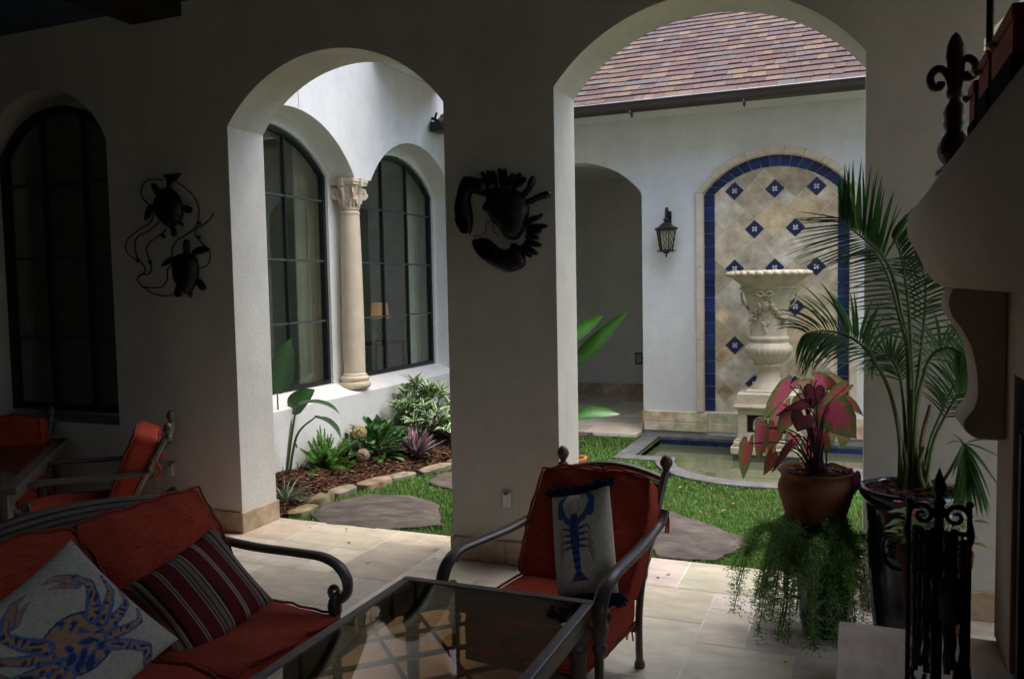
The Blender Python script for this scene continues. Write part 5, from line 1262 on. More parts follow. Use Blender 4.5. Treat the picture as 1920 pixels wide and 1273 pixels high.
# ---- turtle wall sculpture
def Zt(x, y): p = P(220+x/4.896, 310+y/4.896, Y=DF-.03); return (p.x, p.z)
turm = M('turtle_metal', (.010, .011, .010), .42, .6, 22, .3, 70, .5, metal=.5, c2=(.03, .028, .02))
tw = thing('turtle_wall_art', 'dark metal pair of sea turtles with curling wire on the loggia wall', 'wall art', (P(315, 440, Y=DF).x, DF, P(315, 440, Y=DF).z))
def tpl(nm, pts, off=.02, thick=.012, rise=.02, inset=.008, k=3, steps=2, par=None): return relief(nm, smp([Zt(*p) for p in pts], k), wm_(off), thick, turm, par or tw, rise=rise, inset=inset, steps=steps)
tpl('shell', [(370, 290), (410, 225), (470, 205), (530, 240), (575, 300), (600, 400), (590, 500), (540, 550), (480, 570), (420, 530), (370, 460), (345, 380)], .025, .018, .045, .016)
tpl('shell', [(530, 850), (590, 815), (660, 810), (710, 830), (740, 900), (745, 1000), (720, 1090), (680, 1160), (640, 1185), (590, 1140), (545, 1080), (520, 980)], .025, .018, .045, .016)
for pts in ([(455, 210), (450, 130), (430, 95), (480, 110), (530, 80), (575, 75), (540, 130), (500, 160), (490, 220)], [(380, 290), (325, 230), (310, 175), (345, 170), (375, 210), (410, 220)], [(350, 360), (290, 365), (255, 430), (250, 500), (285, 480), (320, 420), (370, 420)], [(590, 365), (640, 370), (680, 400), (670, 435), (630, 435), (595, 410)], [(460, 540), (490, 600), (500, 650), (530, 650), (535, 610), (510, 560)], [(560, 530), (590, 560), (600, 545), (580, 520)],
            [(610, 815), (605, 720), (625, 680), (655, 700), (650, 760), (650, 815)], [(700, 820), (690, 790), (730, 755), (800, 745), (845, 775), (800, 800), (740, 815)], [(540, 850), (480, 845), (430, 880), (405, 925), (450, 915), (500, 895), (540, 910)], [(740, 1040), (780, 1070), (805, 1120), (790, 1150), (760, 1140), (725, 1090)], [(545, 1100), (520, 1180), (545, 1210), (580, 1200), (590, 1140)], [(650, 1170), (670, 1220), (680, 1160)]): tpl('flipper', pts, .02, .012, .012, .006)
for pts in ([(405, 135), (340, 130), (260, 145), (215, 210), (220, 290), (285, 360)], [(330, 440), (300, 520), (180, 600), (90, 680), (70, 760), (110, 830), (190, 875), (245, 930), (240, 990), (190, 1020), (180, 1060), (230, 1115)], [(380, 515), (300, 590), (190, 650), (155, 720), (165, 810), (190, 875)], [(445, 580), (400, 630), (300, 700), (262, 760), (275, 840), (295, 885), (305, 950), (280, 1000), (215, 1000), (180, 1030)], [(230, 1115), (340, 1125), (410, 1110), (450, 1050), (455, 960), (490, 920)], [(230, 1115), (320, 1175), (430, 1200), (500, 1185), (540, 1150)], [(525, 145), (600, 195), (690, 280), (740, 380), (740, 480), (700, 580), (620, 640), (540, 690), (500, 760), (495, 840)], [(878, 435), (840, 500), (780, 545), (720, 580), (710, 640), (750, 690), (800, 740), (845, 800), (840, 880), (800, 930), (750, 940)]):
    G().tube(sm(wallpts(Zt, pts, .025), 6), .0042, 6).build('wire', turm, tw, smooth=60)
for (x, y) in ((185, 875), (293, 890), (415, 650), (745, 660), (745, 530)):
    p = wallpts(Zt, [(x, y)], .025)[0]; G().ball(p, .014, 6).build('bead', turm, tw, smooth=60)
G().box(tw.location.x-.02, tw.location.x+.02, DF-.03, DF-.001, tw.location.z+.08, tw.location.z+.12).build('wall_mount', turm, tw)
# ================================================================== FIREPLACE SIDE
fp = thing('fireplace', 'cream cast stone fireplace with a heavy moulded mantel on scrolled brackets', 'fireplace', (.8, 1.8, 0))
FX = .45; my0, my1 = .1, 3.40
def M8(x, y, Yv): p = P(1660+x/3.03, 440+y/3.03, Y=Yv); return (p.x, p.z)
mprof = [P(1754, 336, Y=my1), P(1741, 356, Y=my1), P(1720, 385, Y=my1), P(1707, 400, Y=my1), P(1702, 411, Y=my1), P(1701, 430, Y=my1), P(1702, 447, Y=my1), P(1714, 465, Y=my1), P(1724, 484, Y=my1), P(1736, 509, Y=my1), P(1752, 527, Y=my1), P(1769, 539, Y=my1)]
mp_ = [(p.x, p.z) for p in mprof]; mp_ = mp_+[(1.0, mp_[-1][1]), (1.0, mp_[0][1])]
G().prism(mp_, lambda u, z, d: (u, d, z), my0, my1).build('mantel', castw, fp, smooth=35, bevel=.004)
near = [(385, 300), (365, 345), (357, 400), (380, 470), (440, 545), (490, 640), (515, 750), (525, 860), (522, 930), (500, 990), (450, 1050), (440, 1075), (450, 1110), (485, 1140), (520, 1160), (600, 1165)]
cp = [M8(x, y, 3.11) for x, y in near]; ztop_ = mp_[11][1]-.002; cp[0] = (cp[0][0], ztop_)
for (a, b) in ((3.11, 3.375), (.55, .80)):
    G().prism(cp+[(FX-.001, cp[-1][1]), (FX-.001, ztop_)], lambda u, z, d: (u, d, z), a, b).build('bracket', castw, fp, smooth=40, bevel=.005)
ztp = mp_[11][1]
g = G(); g.box(FX, 1.2, 2.97, 3.28, .30, ztp-.003); g.box(FX, 1.2, .5, .8, .30, ztp-.003); g.box(FX, 1.2, .8, 2.97, 1.25, ztp-.003); g.box(.9, 1.2, .8, 2.97, .30, 1.25)
g.build('breast', castw, fp, bevel=.008)
g = G()
for i in range(7):
    z = .305+i*.132
    for (a, b) in ((2.84, 2.969), (.801, .93)): g.box(FX+.02, FX+.04, a, b, z+.001, z+.130, (.30*random.uniform(.7, 1.2),)*3)
for i in range(14): y = .932+i*.1363; g.box(FX+.02, FX+.04, y+.001, y+.1345, 1.10, 1.229, (.30*random.uniform(.7, 1.2),)*3)
g.build('blue_tile_surround', bluet, fp, bevel=.003, bseg=1)
fireboxm = M('firebox_black', (.008, .007, .006), .95, .4, 12)
g = G(); g.box(FX+.05, FX+.09, .935, 2.835, .305, 1.095); g.build('firebox', fireboxm, fp)  # near-black sheet closing the fireplace opening
g = G().box(FX-.004, FX+.02, 2.80, 2.838, .305, 1.09); g.build('fire_screen', iron, fp)
G().box(.55, 1.15, .7, 3.2, mp_[0][1]+.001, CEIL-.004).build('chimney_breast', castw, fp)
hearthm = M('hearth_travertine', (.60, .46, .35), .6, .14, 5, .2, 35, .3, c2=(.74, .60, .48), stretch=(3, 1, 3), bdist=.003)
ht = thing('hearth', 'raised travertine hearth with a rounded edge in front of the fireplace', 'hearth', (.2, 1.8, 0))
g = G(); 
for (a, b) in ((.2, .82), (.823, 1.63), (1.633, 2.44), (2.443, 3.245)): g.box(-.055, 1.19, a, b, .262, .2995)
g.build('hearth_slab', hearthm, ht, bevel=.012, bseg=3)
G().box(-.035, 1.19, .22, 3.225, .001, .2615).build('hearth_base', travb, ht)
# ---- fireplace tool stand
T0 = lambda x, y: P(x, y, Y=2.72)
tl, tr = T0(1700, 1000).x, T0(1822, 1000).x; tm = (tl+tr)/2; zt_ = T0(1760, 960).z; Yt = 2.72
st = thing('fire_tool_stand', 'black wrought iron fireplace tool stand with a spear finial on the hearth', 'fire tools', (tm, Yt, .30))
g = G(); g.box(tl, tr, Yt-.07, Yt+.07, .300, .318)
for x in (tl+.006, tr-.006): g.tube([(x, Yt, .318), (x, Yt, zt_+.02)], .0075, 6); g.ball((x, Yt, zt_+.028), .012, 5)
g.tube([(tl, Yt, zt_-.06), (tr, Yt, zt_-.06)], .007, 6); g.build('frame', iron, st, smooth=50)
g = G(); g.tube([(tm, Yt, .318), (tm, Yt, zt_+.02)], [.013, .013], 8)
g.lathe([(.013, zt_-.02), (.024, zt_), (.013, zt_+.02), (.020, zt_+.03), (.010, zt_+.045), (.020, zt_+.07), (.016, zt_+.09), (.004, zt_+.125), (1e-4, zt_+.135)], (tm, Yt, 0), 10); g.build('centre_post', iron, st, smooth=50)
for sx in (-1, 1):
    g = G(); spiral(g, (tm+sx*.045, Yt, zt_-.01), (sx, 0, 0), (0, 0, 1), .036, 1.4, .009, 24, 1); spiral(g, (tm+sx*.05, Yt, zt_-.10), (sx, 0, 0), (0, 0, -1), .03, 1.4, .007, 24, 1)
    g.tube(sm([(tm+sx*.08, Yt, zt_-.02), (tm+sx*.088, Yt, zt_-.07), (tm+sx*.07, Yt, zt_-.12)], 5), .007, 6); g.build('scroll', iron, st, smooth=60)
handm = M('tool_iron', (.075, .07, .068), .26, .5, 40, .6, 40, .6, metal=.7)
xs = [tl+(tr-tl)*q for q in (.12, .30, .62, .85, .20, .42, .73)]
for i, (nm, x) in enumerate(zip(('poker', 'tongs', 'shovel', 'brush', 'twisted_bar', 'twisted_bar', 'twisted_bar'), xs)):
    y = Yt-.045-.01*(i % 2) if i < 4 else Yt-.012; g = G(); z1 = zt_-.05-.01*(i % 4) if i < 4 else zt_-.062
    n = 26; g.tube([(x+.0022*math.sin(q*1.3), y+.0022*math.cos(q*1.3), z1-q/n*(z1-.40)) for q in range(n+1)], [.011 if q < 9 else .0095 for q in range(n+1)], 6)
    g.ball((x, y, z1+.008), .013, 5); g.tube([(x, y, z1-.10), (x, y, z1-.115)], .013, 8); g.tube([(x, y, z1-.01), (x, Yt, zt_-.06)], .004, 5)
    o = g.build(nm, handm, st, smooth=50)
    if nm == 'shovel':
        g = G(); g.lathe_sc([(1e-3, -1), (.75, -.75), (1, 0), (.8, .7), (1e-3, 1)], (x+.006, y-.030, P(1775, 1125, Y=2.64).z), 18, (.034, .012, .085), None); g.build('shovel_pan', handm, o, smooth=60)
    if nm == 'brush': G().lathe([(.008, .45), (.022, .43), (.028, .36), (.024, .325)], (x, y, 0), 12).build('bristle', iron, o, smooth=50)
    if nm == 'tongs': G().tube(sm([(x+.012, y, .6), (x+.022, y, .5), (x+.016, y, .38)], 4), .006, 5).build('tong_arm', handm, o)
    if nm == 'poker': G().tube(sm([(x, y, .42), (x-.005, y, .38), (x+.02, y, .36), (x+.03, y, .39)], 4), .0065, 5).build('hook', handm, o)
# ---- things on the mantel
mz = mp_[0][1]
fm = M('carved_wood', (.075, .034, .018), .35, .4, 14, .1, 40, .5)
fx, fy = P(1789, 300, Y=3.27).x, 3.27; FZ = lambda y: P(1680+380/3.54, y/3.54, Y=fy).z; fs_ = lambda px: px/3.54*(P(1800, 300, Y=fy).x-P(1700, 300, Y=fy).x)/100
ft = thing('fleur_finial', 'dark carved fleur-de-lis finial standing on the end of the mantel', 'finial', (fx, fy, mz))
G().lathe([(fs_(125), mz+.0005), (fs_(125), mz+.012), (fs_(95), FZ(1110)), (fs_(70), FZ(1090)), (fs_(100), FZ(1050)), (fs_(118), FZ(1000)), (fs_(105), FZ(930)), (fs_(70), FZ(885)), (fs_(62), FZ(870)), (fs_(78), FZ(830)), (fs_(68), FZ(790)), (fs_(80), FZ(750)), (fs_(66), FZ(705)), (fs_(45), FZ(680)), (fs_(42), FZ(650))], (fx, fy, 0), 28).build('baluster', fm, ft, smooth=50)
G().lathe_sc([(1e-3, -1), (.5, -.8), (.62, -.5), (.8, -.1), (1, .25), (.85, .6), (.45, .88), (1e-3, 1)], (fx, fy, (FZ(640)+FZ(215))/2), 20, (fs_(66), fs_(40), (FZ(215)-FZ(640))/2), None).build('spear', fm, ft, smooth=60)
for sx, px_, pz_, r_ in ((-1, -105, 520, 70), (1, 75, 470, 85)):
    g = G(); c = Vector((fx+fs_(px_), fy, FZ(pz_)))
    g.tube(sm([(fx+sx*fs_(25), fy, FZ(640)), (fx+sx*fs_(38), fy, FZ(540)), c+Vector((-sx*fs_(30), 0, fs_(60))), c+Vector((sx*fs_(20), 0, fs_(72))), c+Vector((sx*fs_(58), 0, fs_(20))), c+Vector((sx*fs_(40), 0, -fs_(50))), c+Vector((-sx*fs_(5), 0, -fs_(55))), c+Vector((-sx*fs_(15), 0, -fs_(20)))], 5), [fs_(30)*min(1, .55+i/30) for i in range(36)], 10); g.build('side_curl', fm, ft, smooth=60)
G().lathe([(fs_(46), FZ(655)), (fs_(60), FZ(640)), (fs_(60), FZ(600)), (fs_(46), FZ(585))], (fx, fy, 0), 20).build('band', fm, ft, smooth=50)
trm = M('tray_metal', (.010, .009, .008), .95, .3, 12, 0, 1, .05)
tt_ = thing('mantel_tray', 'black stepped rack along the mantel under the leather boxes', 'rack', (.45, 2.6, mz))
lem = M('leather_box', (.30, .062, .022), .65, .3, 10, .12, 60, .15)
brass = M('brass', (.55, .36, .12), .3, .1, 20, 0, 1, .5, metal=.9)
for i, (y0, y1, xp, ya, yb, nm) in enumerate(((2.96, 3.10, 1816, 168, 238, 'small brown leather box with a brass knob, nearest the carved finial'), (2.72, 2.93, 1834, 122, 192, 'middle brown leather box with a brass knob on the mantel'), (2.34, 2.69, 1858, 78, 158, 'large brown leather box at the right edge of the picture'))):
    p0, p1 = P(xp, yb, Y=y1), P(xp, ya, Y=y1); x0 = p0.x; z0, z1 = p0.z, p1.z; b = thing('leather_box', nm, 'box', (.45, (y0+y1)/2, z0))
    G().box(x0-.004, .60, y0+.002, y1-.002, mz+.002, z0-.001).build('step', trm, tt_, bevel=.003)
    zl = z0+(z1-z0)*.68
    G().box(x0, .57, y0+.004, y1-.004, z0, zl).build('case', lem, b, bevel=.006)
    G().box(x0-.004, .574, y0, y1, zl+.0015, z1).build('lid', lem, b, bevel=.006)
    g = G(); g.ball((x0-.014, y0+(y1-y0)*.7, zl), .012, 6); g.tube([(x0+.002, y0+(y1-y0)*.7, zl), (x0-.012, y0+(y1-y0)*.7, zl)], .004, 6); g.build('knob', brass, b, smooth=60)
kx = P(1856, 60, Y=3.20).x; kt = thing('candlestick', 'tall black iron candlestick standing behind the leather boxes', 'candlestick', (kx, 3.20, mz))
g = G().lathe([(.06, mz+.001), (.06, mz+.012), (.02, mz+.03), (.012, mz+.06)], (kx, 3.20, 0), 16); g.tube([(kx, 3.20, mz+.05), (kx, 3.20, mz+.95)], [.011, .013], 8); g.build('stem', iron, kt, smooth=50)
g = G().tube(sm([(kx, 3.20, mz+.30), (kx+.05, 3.20, mz+.30), (kx+.055, 3.20, mz+.37), (kx+.09, 3.20, mz+.40)], 5), .012, 6); g.build('branch', iron, kt, smooth=50)
# ================================================================== POTTED PLANTS
navyg = M('navy_glaze', (.012, .034, .062), .10, .5, 6, .05, 20, .6, coat=.6)
pcx, pcy = .222, 3.87; prad = .205
pl = thing('glazed_planter', 'large glossy navy planter with a raised medallion by the pier', 'planter', (pcx, pcy, 0))
zr = P(1712, 925, Y=pcy-.1).z
g = G().lathe([(.135, .0), (.14, .01), (.15, .05), (.165, .2), (.18, zr-.16), (.185, zr-.075), (.183, zr-.065), (.192, zr-.055), (prad+.004, zr-.03), (prad+.008, zr-.012), (prad+.002, zr+.002), (.19, zr+.004), (.182, zr-.004), (.178, zr-.05)], (pcx, pcy, 0), 64); g.build('vessel', navyg, pl, smooth=50)
g = G(); a0 = R(-112); rad = lambda z: .165+(z-.2)*.055
def onpot(a, z, off=.0): r = rad(z)+off; return (pcx+r*math.cos(a), pcy+r*math.sin(a), z)
ring = [onpot(a0+.36*math.cos(q*math.pi/12), zr-.23+.075*math.sin(q*math.pi/12), .004) for q in range(25)]; g.tube(ring, .007, 6)
for q in range(14): b = q*2.4; g.ball(onpot(a0+.22*math.cos(b)*(q/14)**.5, zr-.23+.045*math.sin(b)*(q/14)**.5, .004), .011, 4)
g.tube(sm([onpot(a0-.1, zr-.10, .004), onpot(a0+.25, zr-.11, .004), onpot(a0+.55, zr-.17, .004), onpot(a0+.72, zr-.26, .004)], 6), .006, 6); g.build('medallion', navyg, pl, smooth=60)
g = G(); 
for r in range(6): pass
g.lathe([(.001, zr-.018), (.10, zr-.012), (.185, zr-.028)], (pcx, pcy, 0), 32); so = g.build('soil', soil, pl, smooth=60)
g = G()
for i in range(420): a = random.uniform(0, 6.283); r = .175*math.sqrt(random.random()); chip(g, pcx+r*math.cos(a), pcy+r*math.sin(a), zr-.010, .8, pal)
g.build('mulch', chipm, so, recalc=False)
# palm
Z8 = lambda x, y, Yv: P(1540+x/2.053, 340+y/2.053, Y=Yv)
pm = thing('areca_palm', 'feathery areca palm growing in the navy planter', 'palm', (pcx, pcy, zr-.015)); gl, gst = G(), G()
camv = Vector((.05, -1, .1)).normalized()
def frond(path, lens, nl, col, r0=.011, start=.35, spread=.9, tilt=0., droop=.35, wd=.016, sides=(-1, 1), Ys=None, tipdir=.65):
    pts = sm(path, 8); k = len(pts); gst.tube(pts, [r0*(1-.78*i/(k-1)) for i in range(k)], 6, [(.10, .15, .05) if random.random() < 2 else 0]*1 and (.085, .135, .04))
    for i in range(nl):
        q = start+(1-start)*(i+.5)/nl; f = q*(k-1); j = min(k-2, int(f)); p = pts[j].lerp(pts[j+1], f-j); tg = (pts[j+1]-pts[j]).normalized()
        side = tg.cross(camv).normalized(); side = (side*math.cos(tilt)+camv*math.sin(tilt)).normalized()
        s = (q-start)/(1-start); L_ = lens*(.45+1.5*s*(1-s)+.25*(1-s))*random.uniform(.88, 1.1)
        for sg in sides:
            a = tipdir+.35*s; d = (side*sg*math.cos(a*spread)+tg*math.sin(a*spread)+Vector((random.gauss(0, .05), random.gauss(0, .12), random.gauss(0, .05)))).normalized()
            c = gcol(col, .28); pr = lambda q_: min(1, .35+q_*4)*(1-q_**2.2)
            nr = (camv*.5+UP*.9); leaf(gl, p, d, nr, L_, wd, (c, tuple(x*1.1 for x in c)), droop*random.uniform(.6, 1.6), .45, 6, pr)
PG = (.045, .115, .030); PG2 = (.075, .17, .05)
Pz = lambda l: [Z8(x, y, Yv) for x, y, Yv in l]
B0 = lambda x, y=1190: (x, y, 3.87)
frond(Pz([B0(345), (340, 900, 3.88), (332, 650, 3.88), (305, 540, 3.86), (275, 420, 3.84), (240, 330, 3.82), (200, 265, 3.80)]), .235, 22, PG, .013, .42, sides=(-1,), droop=.15, tipdir=.12, wd=.018)
frond(Pz([B0(345), (340, 900, 3.88), (330, 640, 3.88), (310, 520, 3.86), (285, 400, 3.85), (245, 300, 3.82), (180, 235, 3.78), (110, 180, 3.74), (70, 140, 3.72)]), .31, 26, PG, .012, .62, droop=.1, tipdir=.62, wd=.016)
frond(Pz([B0(352), (350, 900, 3.90), (345, 640, 3.92), (335, 480, 3.94), (320, 360, 3.96), (300, 270, 3.98), (270, 210, 4.0)]), .27, 24, PG, .012, .42, sides=(1,), droop=.35, tipdir=.45, wd=.017)
frond(Pz([B0(300), (303, 1000, 3.82), (270, 830, 3.78), (225, 725, 3.74), (165, 640, 3.70), (90, 590, 3.66), (10, 575, 3.60), (-60, 585, 3.56)]), .26, 26, PG2, .011, .50, droop=.9, tipdir=.55, spread=1.0, wd=.015)
frond(Pz([B0(360), (365, 900, 3.80), (395, 740, 3.74), (430, 665, 3.70), (490, 640, 3.66), (550, 665, 3.62), (590, 720, 3.6)]), .20, 24, PG2, .010, .42, droop=1.0, tipdir=.5, wd=.015)
0 and frond(Pz([B0(375), (400, 900, 3.92), (440, 740, 3.95), (480, 560, 3.98), (500, 440, 4.0), (505, 350, 4.02)]), .30, 26, PG, .011, .40, droop=.4, tipdir=.6, wd=.015)
frond(Pz([B0(385), (420, 1000, 3.94), (480, 850, 3.98), (540, 720, 4.02), (580, 620, 4.05)]), .22, 22, PG, .010, .45, droop=.7, wd=.014)
frond(Pz([B0(400), (430, 1010, 3.88), (490, 880, 3.86), (545, 800, 3.84), (585, 780, 3.82)]), .20, 20, PG, .009, .42, droop=.8, wd=.013)
frond(Pz([B0(330), (322, 950, 3.9), (310, 800, 3.93), (290, 720, 3.95), (250, 670, 3.97), (200, 680, 3.99)]), .20, 20, PG2, .009, .45, droop=.8, wd=.013)
frond(Pz([B0(352), (360, 880, 3.93), (385, 640, 3.97), (400, 470, 4.0), (395, 360, 4.02), (360, 290, 4.04)]), .25, 24, PG, .011, .40, droop=.45, tipdir=.4, wd=.017)
frond(Pz([B0(410), (470, 1150, 3.74), (525, 1060, 3.60), (550, 1010, 3.52), (560, 1060, 3.47), (565, 1130, 3.44)]), .24, 20, PG2, .009, .55, droop=.3, tipdir=1.25, wd=.014)
for (x, y, yy) in ((305, 990, 3.84), (325, 960, 3.9), (370, 960, 3.85), (395, 1020, 3.83), (350, 800, 3.87), (420, 860, 3.93)): gst.tube(sm(Pz([B0(x), ((x+350)/2, (y+1190)/2, yy), (x, y, yy)]), 5), [.016, .015, .014, .013, .012, .012, .011, .011, .010, .009, .008], 6, random.choice([(.12, .10, .05), (.10, .14, .05), (.16, .11, .06)]))
gst.build('cane', leafm, pm, smooth=60); gl.build('frond', M('palm_leaf', (1.35, 1.35, 1.35), .45, .15, 20, .0, 60, .4, attr=True, tr=.38), pm, recalc=False, smooth=70)
# ---- caladium on an iron stand
ccx, ccy = P(1529, 900, Y=3.93).x, 3.93; zc1 = P(1529, 882, Y=ccy).z; zc0 = P(1529, 1004, Y=ccy).z; cr_ = (P(1601, 882, Y=ccy).x-P(1457, 882, Y=ccy).x)/2
cpot = thing('terracotta_pot', 'aged terracotta pot of caladiums raised on the iron stand', 'pot', (ccx, ccy, zc0)); hh = zc1-zc0
G().lathe([(cr_*.60, zc0), (cr_*.66, zc0+.02), (cr_*.78, zc0+hh*.25), (cr_*.80, zc0+hh*.27), (cr_*.79, zc0+hh*.30), (cr_*.98, zc0+hh*.66), (cr_*1.0, zc0+hh*.76), (cr_*.95, zc0+hh*.84), (cr_*.90, zc0+hh*.90), (cr_*.93, zc0+hh*.95), (cr_*1.0, zc0+hh), (cr_*.97, zc0+hh+.006), (cr_*.90, zc0+hh-.005), (cr_*.86, zc0+hh-.04)], (ccx, ccy, 0), 56).build('vessel', terra, cpot, smooth=50)
g = G().lathe([(.001, zc1-.015), (cr_*.87, zc1-.03)], (ccx, ccy, 0), 32); so = g.build('soil', soil, cpot)
g = G()
for i in range(300): a = random.uniform(0, 6.283); r = cr_*.85*math.sqrt(random.random()); chip(g, ccx+r*math.cos(a), ccy+r*math.sin(a), zc1-.012, .75, pal)
g.build('mulch', chipm, so, recalc=False)
ps = thing('plant_stand', 'slender black iron plant stand under the caladium pot', 'plant stand', (ccx, ccy, 0)); rs = cr_*.82
g = G(); g.tube([(ccx+rs*math.cos(q*math.pi/16), ccy+rs*math.sin(q*math.pi/16), zc0+hh*.27) for q in range(33)], .006, 6); g.tube([(ccx+rs*1.02*math.cos(q*math.pi/16), ccy+rs*1.02*math.sin(q*math.pi/16), .16) for q in range(33)], .005, 6); g.build('ring', iron, ps, smooth=60)
for q in range(4):
    a = R(28)+q*math.pi/2; c_, s_ = math.cos(a), math.sin(a)
    g = G()
    for off in (-.014, .014): g.tube(sm([(ccx+(rs+.006)*c_-off*s_, ccy+(rs+.006)*s_+off*c_, zc0+hh*.29), (ccx+(rs+.012)*c_-off*s_, ccy+(rs+.012)*s_+off*c_, zc0), (ccx+rs*1.02*c_-off*s_, ccy+rs*1.02*s_+off*c_, .15), (ccx+rs*1.2*c_-off*s_, ccy+rs*1.2*s_+off*c_, .004)], 5), .005, 5)
    g.build('leg', iron, ps, smooth=60)
cal = thing('caladium', 'caladium with drooping pink and green heart shaped leaves', 'plant', (ccx, ccy, zc1-.02)); gl, gst = G(), G()
Z9 = lambda x, y, Yv: P(1370+x/3.859, 690+y/3.859, Y=Yv)
def heart(sinus, tip, width, pal_, dY, dY2=0., seed=0, sag=.12):
    Yv = ccy+dY; A, T = Z9(*sinus, Yv), Z9(*tip, Yv+dY2); ax = T-A; L_ = ax.length; ax.normalize(); wm_ = abs(Z9(width, 0, Yv).x-Z9(0, 0, Yv).x)
    real = max(wm_, L_*.78); th = math.acos(min(1, wm_/real)); nr = camv-ax*camv.dot(ax); nr.normalize(); lat = ax.cross(nr).normalized()
    if seed % 2: th = -th
    lat2 = (lat*math.cos(th)+nr*math.sin(th)).normalized(); nn = ax.cross(lat2).normalized()
    if nn.dot(camv) < 0: nn = -nn
    bnd = []
    for i in range(81):   # outline: two lobes behind the sinus, pointed tip
        t_ = -math.pi+2*math.pi*i/80; r = (1-.10*math.cos(2*t_))*.5
        q = abs(t_)/math.pi
        a_ = [(0, 1.0), (.12, .80), (.28, .56), (.45, .26), (.62, -.02), (.78, -.22), (.90, -.20), (1.0, -.02)]; b_2 = [(0, 0), (.12, .18), (.28, .38), (.45, .50), (.62, .49), (.78, .34), (.90, .14), (1.0, .0)]
        f = lambda tb: next(y0+(y1-y0)*(q-x0)/(x1-x0) for (x0, y0), (x1, y1) in zip(tb, tb[1:]) if q <= x1+1e-9)
        bnd.append((f(a_), math.copysign(f(b_2), t_)))
    K = 13; vs = []; cs_ = []; rn = random.Random(seed); cen, edge, vein = pal_
    for k_ in range(K+1):
        s = k_/K
        for i, (u, v) in enumerate(bnd):
            uu, vv = u*s, v*s; p = A+ax*(uu*L_)+lat2*(vv*real)+nn*(-sag*real*(vv*vv*2.2+max(0, uu)**2*.45)+.014*real*math.sin(uu*14+seed)*abs(vv))
            vs.append(p); sp = rn.random(); t_ = -math.pi+2*math.pi*i/80
            rib = min(abs(((t_*4.2/math.pi+.5) % 1)-.5)*2, 1); pk = 1-s**1.5
            c = [edge[m]+(cen[m]-edge[m])*max(0, min(1, (pk-.24)*2.8-(.55 if sp < .3 else 0)+(.4 if sp > .8 else 0))) for m in range(3)]
            if rib < .17 or abs(v) < .02: c = [c[m]*.35+vein[m]*.65 for m in range(3)]
            if s > .93: c = [edge[m]*.8 for m in range(3)]
            cs_.append(tuple(c))
    n = len(bnd); gl.add(vs, [(k_*n+i, k_*n+i+1, (k_+1)*n+i+1, (k_+1)*n+i) for k_ in range(K) for i in range(n-1)], cs_)
    a = rn.uniform(0, 6.28); r = cr_*.35*rn.random(); b0_ = Vector((ccx+r*math.cos(a), ccy+r*math.sin(a), zc1-.015)); m_ = b0_.lerp(A, .6)+Vector((0, 0, .05)); m_.x = b0_.x+(A.x-b0_.x)*.42
    gst.tube(sm([b0_, m_, A], 7), [.0045-.0018*i/14 for i in range(15)], 5, (.06, .03, .035))
PK = ((.70, .13, .21), (.16, .27, .06), (.85, .10, .22)); DK = ((.16, .035, .055), (.045, .035, .03), (.30, .05, .07)); GY = ((.30, .10, .13), (.13, .12, .11), (.38, .05, .11)); GN = ((.55, .22, .18), (.16, .32, .06), (.65, .15, .2)); OG = ((.50, .12, .10), (.16, .24, .06), (.6, .1, .12))
for i, a in enumerate((((715, 285), (912, 515), 265, PK, -.04), ((605, 150), (590, 300), 150, DK, -.12), ((530, 345), (480, 462), 175, GY, -.13), ((425, 125), (232, 392), 110, PK, -.06), ((215, 425), (190, 690), 115, PK, -.10), ((128, 545), (100, 812), 92, OG, -.14), ((320, 430), (268, 605), 125, PK, -.05), ((440, 330), (340, 485), 115, GN, -.09), ((455, 490), (425, 610), 110, PK, .03), ((590, 540), (525, 675), 140, PK, .05),
                       ((620, 85), (800, 150), 120, PK, .06), ((830, 140), (655, 285), 95, OG, -.08), ((840, 230), (958, 352), 60, OG, .0), ((690, 400), (742, 565), 130, GN, .04), ((300, 625), (232, 778), 85, OG, -.16), ((550, 265), (325, 355), 80, DK, -.10), ((500, 120), (610, 80), 60, GN, .08), ((760, 200), (850, 130), 80, GN, .05), ((890, 770), (862, 945), 85, DK, -.02), ((905, 850), (945, 820), 70, DK, .0), ((700, 60), (850, 128), 60, GN, .09), ((440, 560), (300, 770), 60, DK, -.16), ((600, 420), (640, 600), 120, PK, .02), ((380, 260), (300, 470), 110, PK, .04), ((700, 210), (620, 330), 110, PK, .03), ((260, 520), (330, 690), 100, PK, .0), ((820, 420), (800, 590), 110, GN, .06), ((520, 220), (430, 300), 100, GN, .02), ((640, 480), (720, 620), 100, PK, -.02))):
    heart(*a, seed=i+1)
gst.build('petiole', leafm, cal, smooth=60); gl.build('leaf_blade', M('caladium_leaf', (1.4, 1.4, 1.4), .5, .12, 60, .1, 80, .4, attr=True, tr=.5), cal, recalc=False, smooth=70)
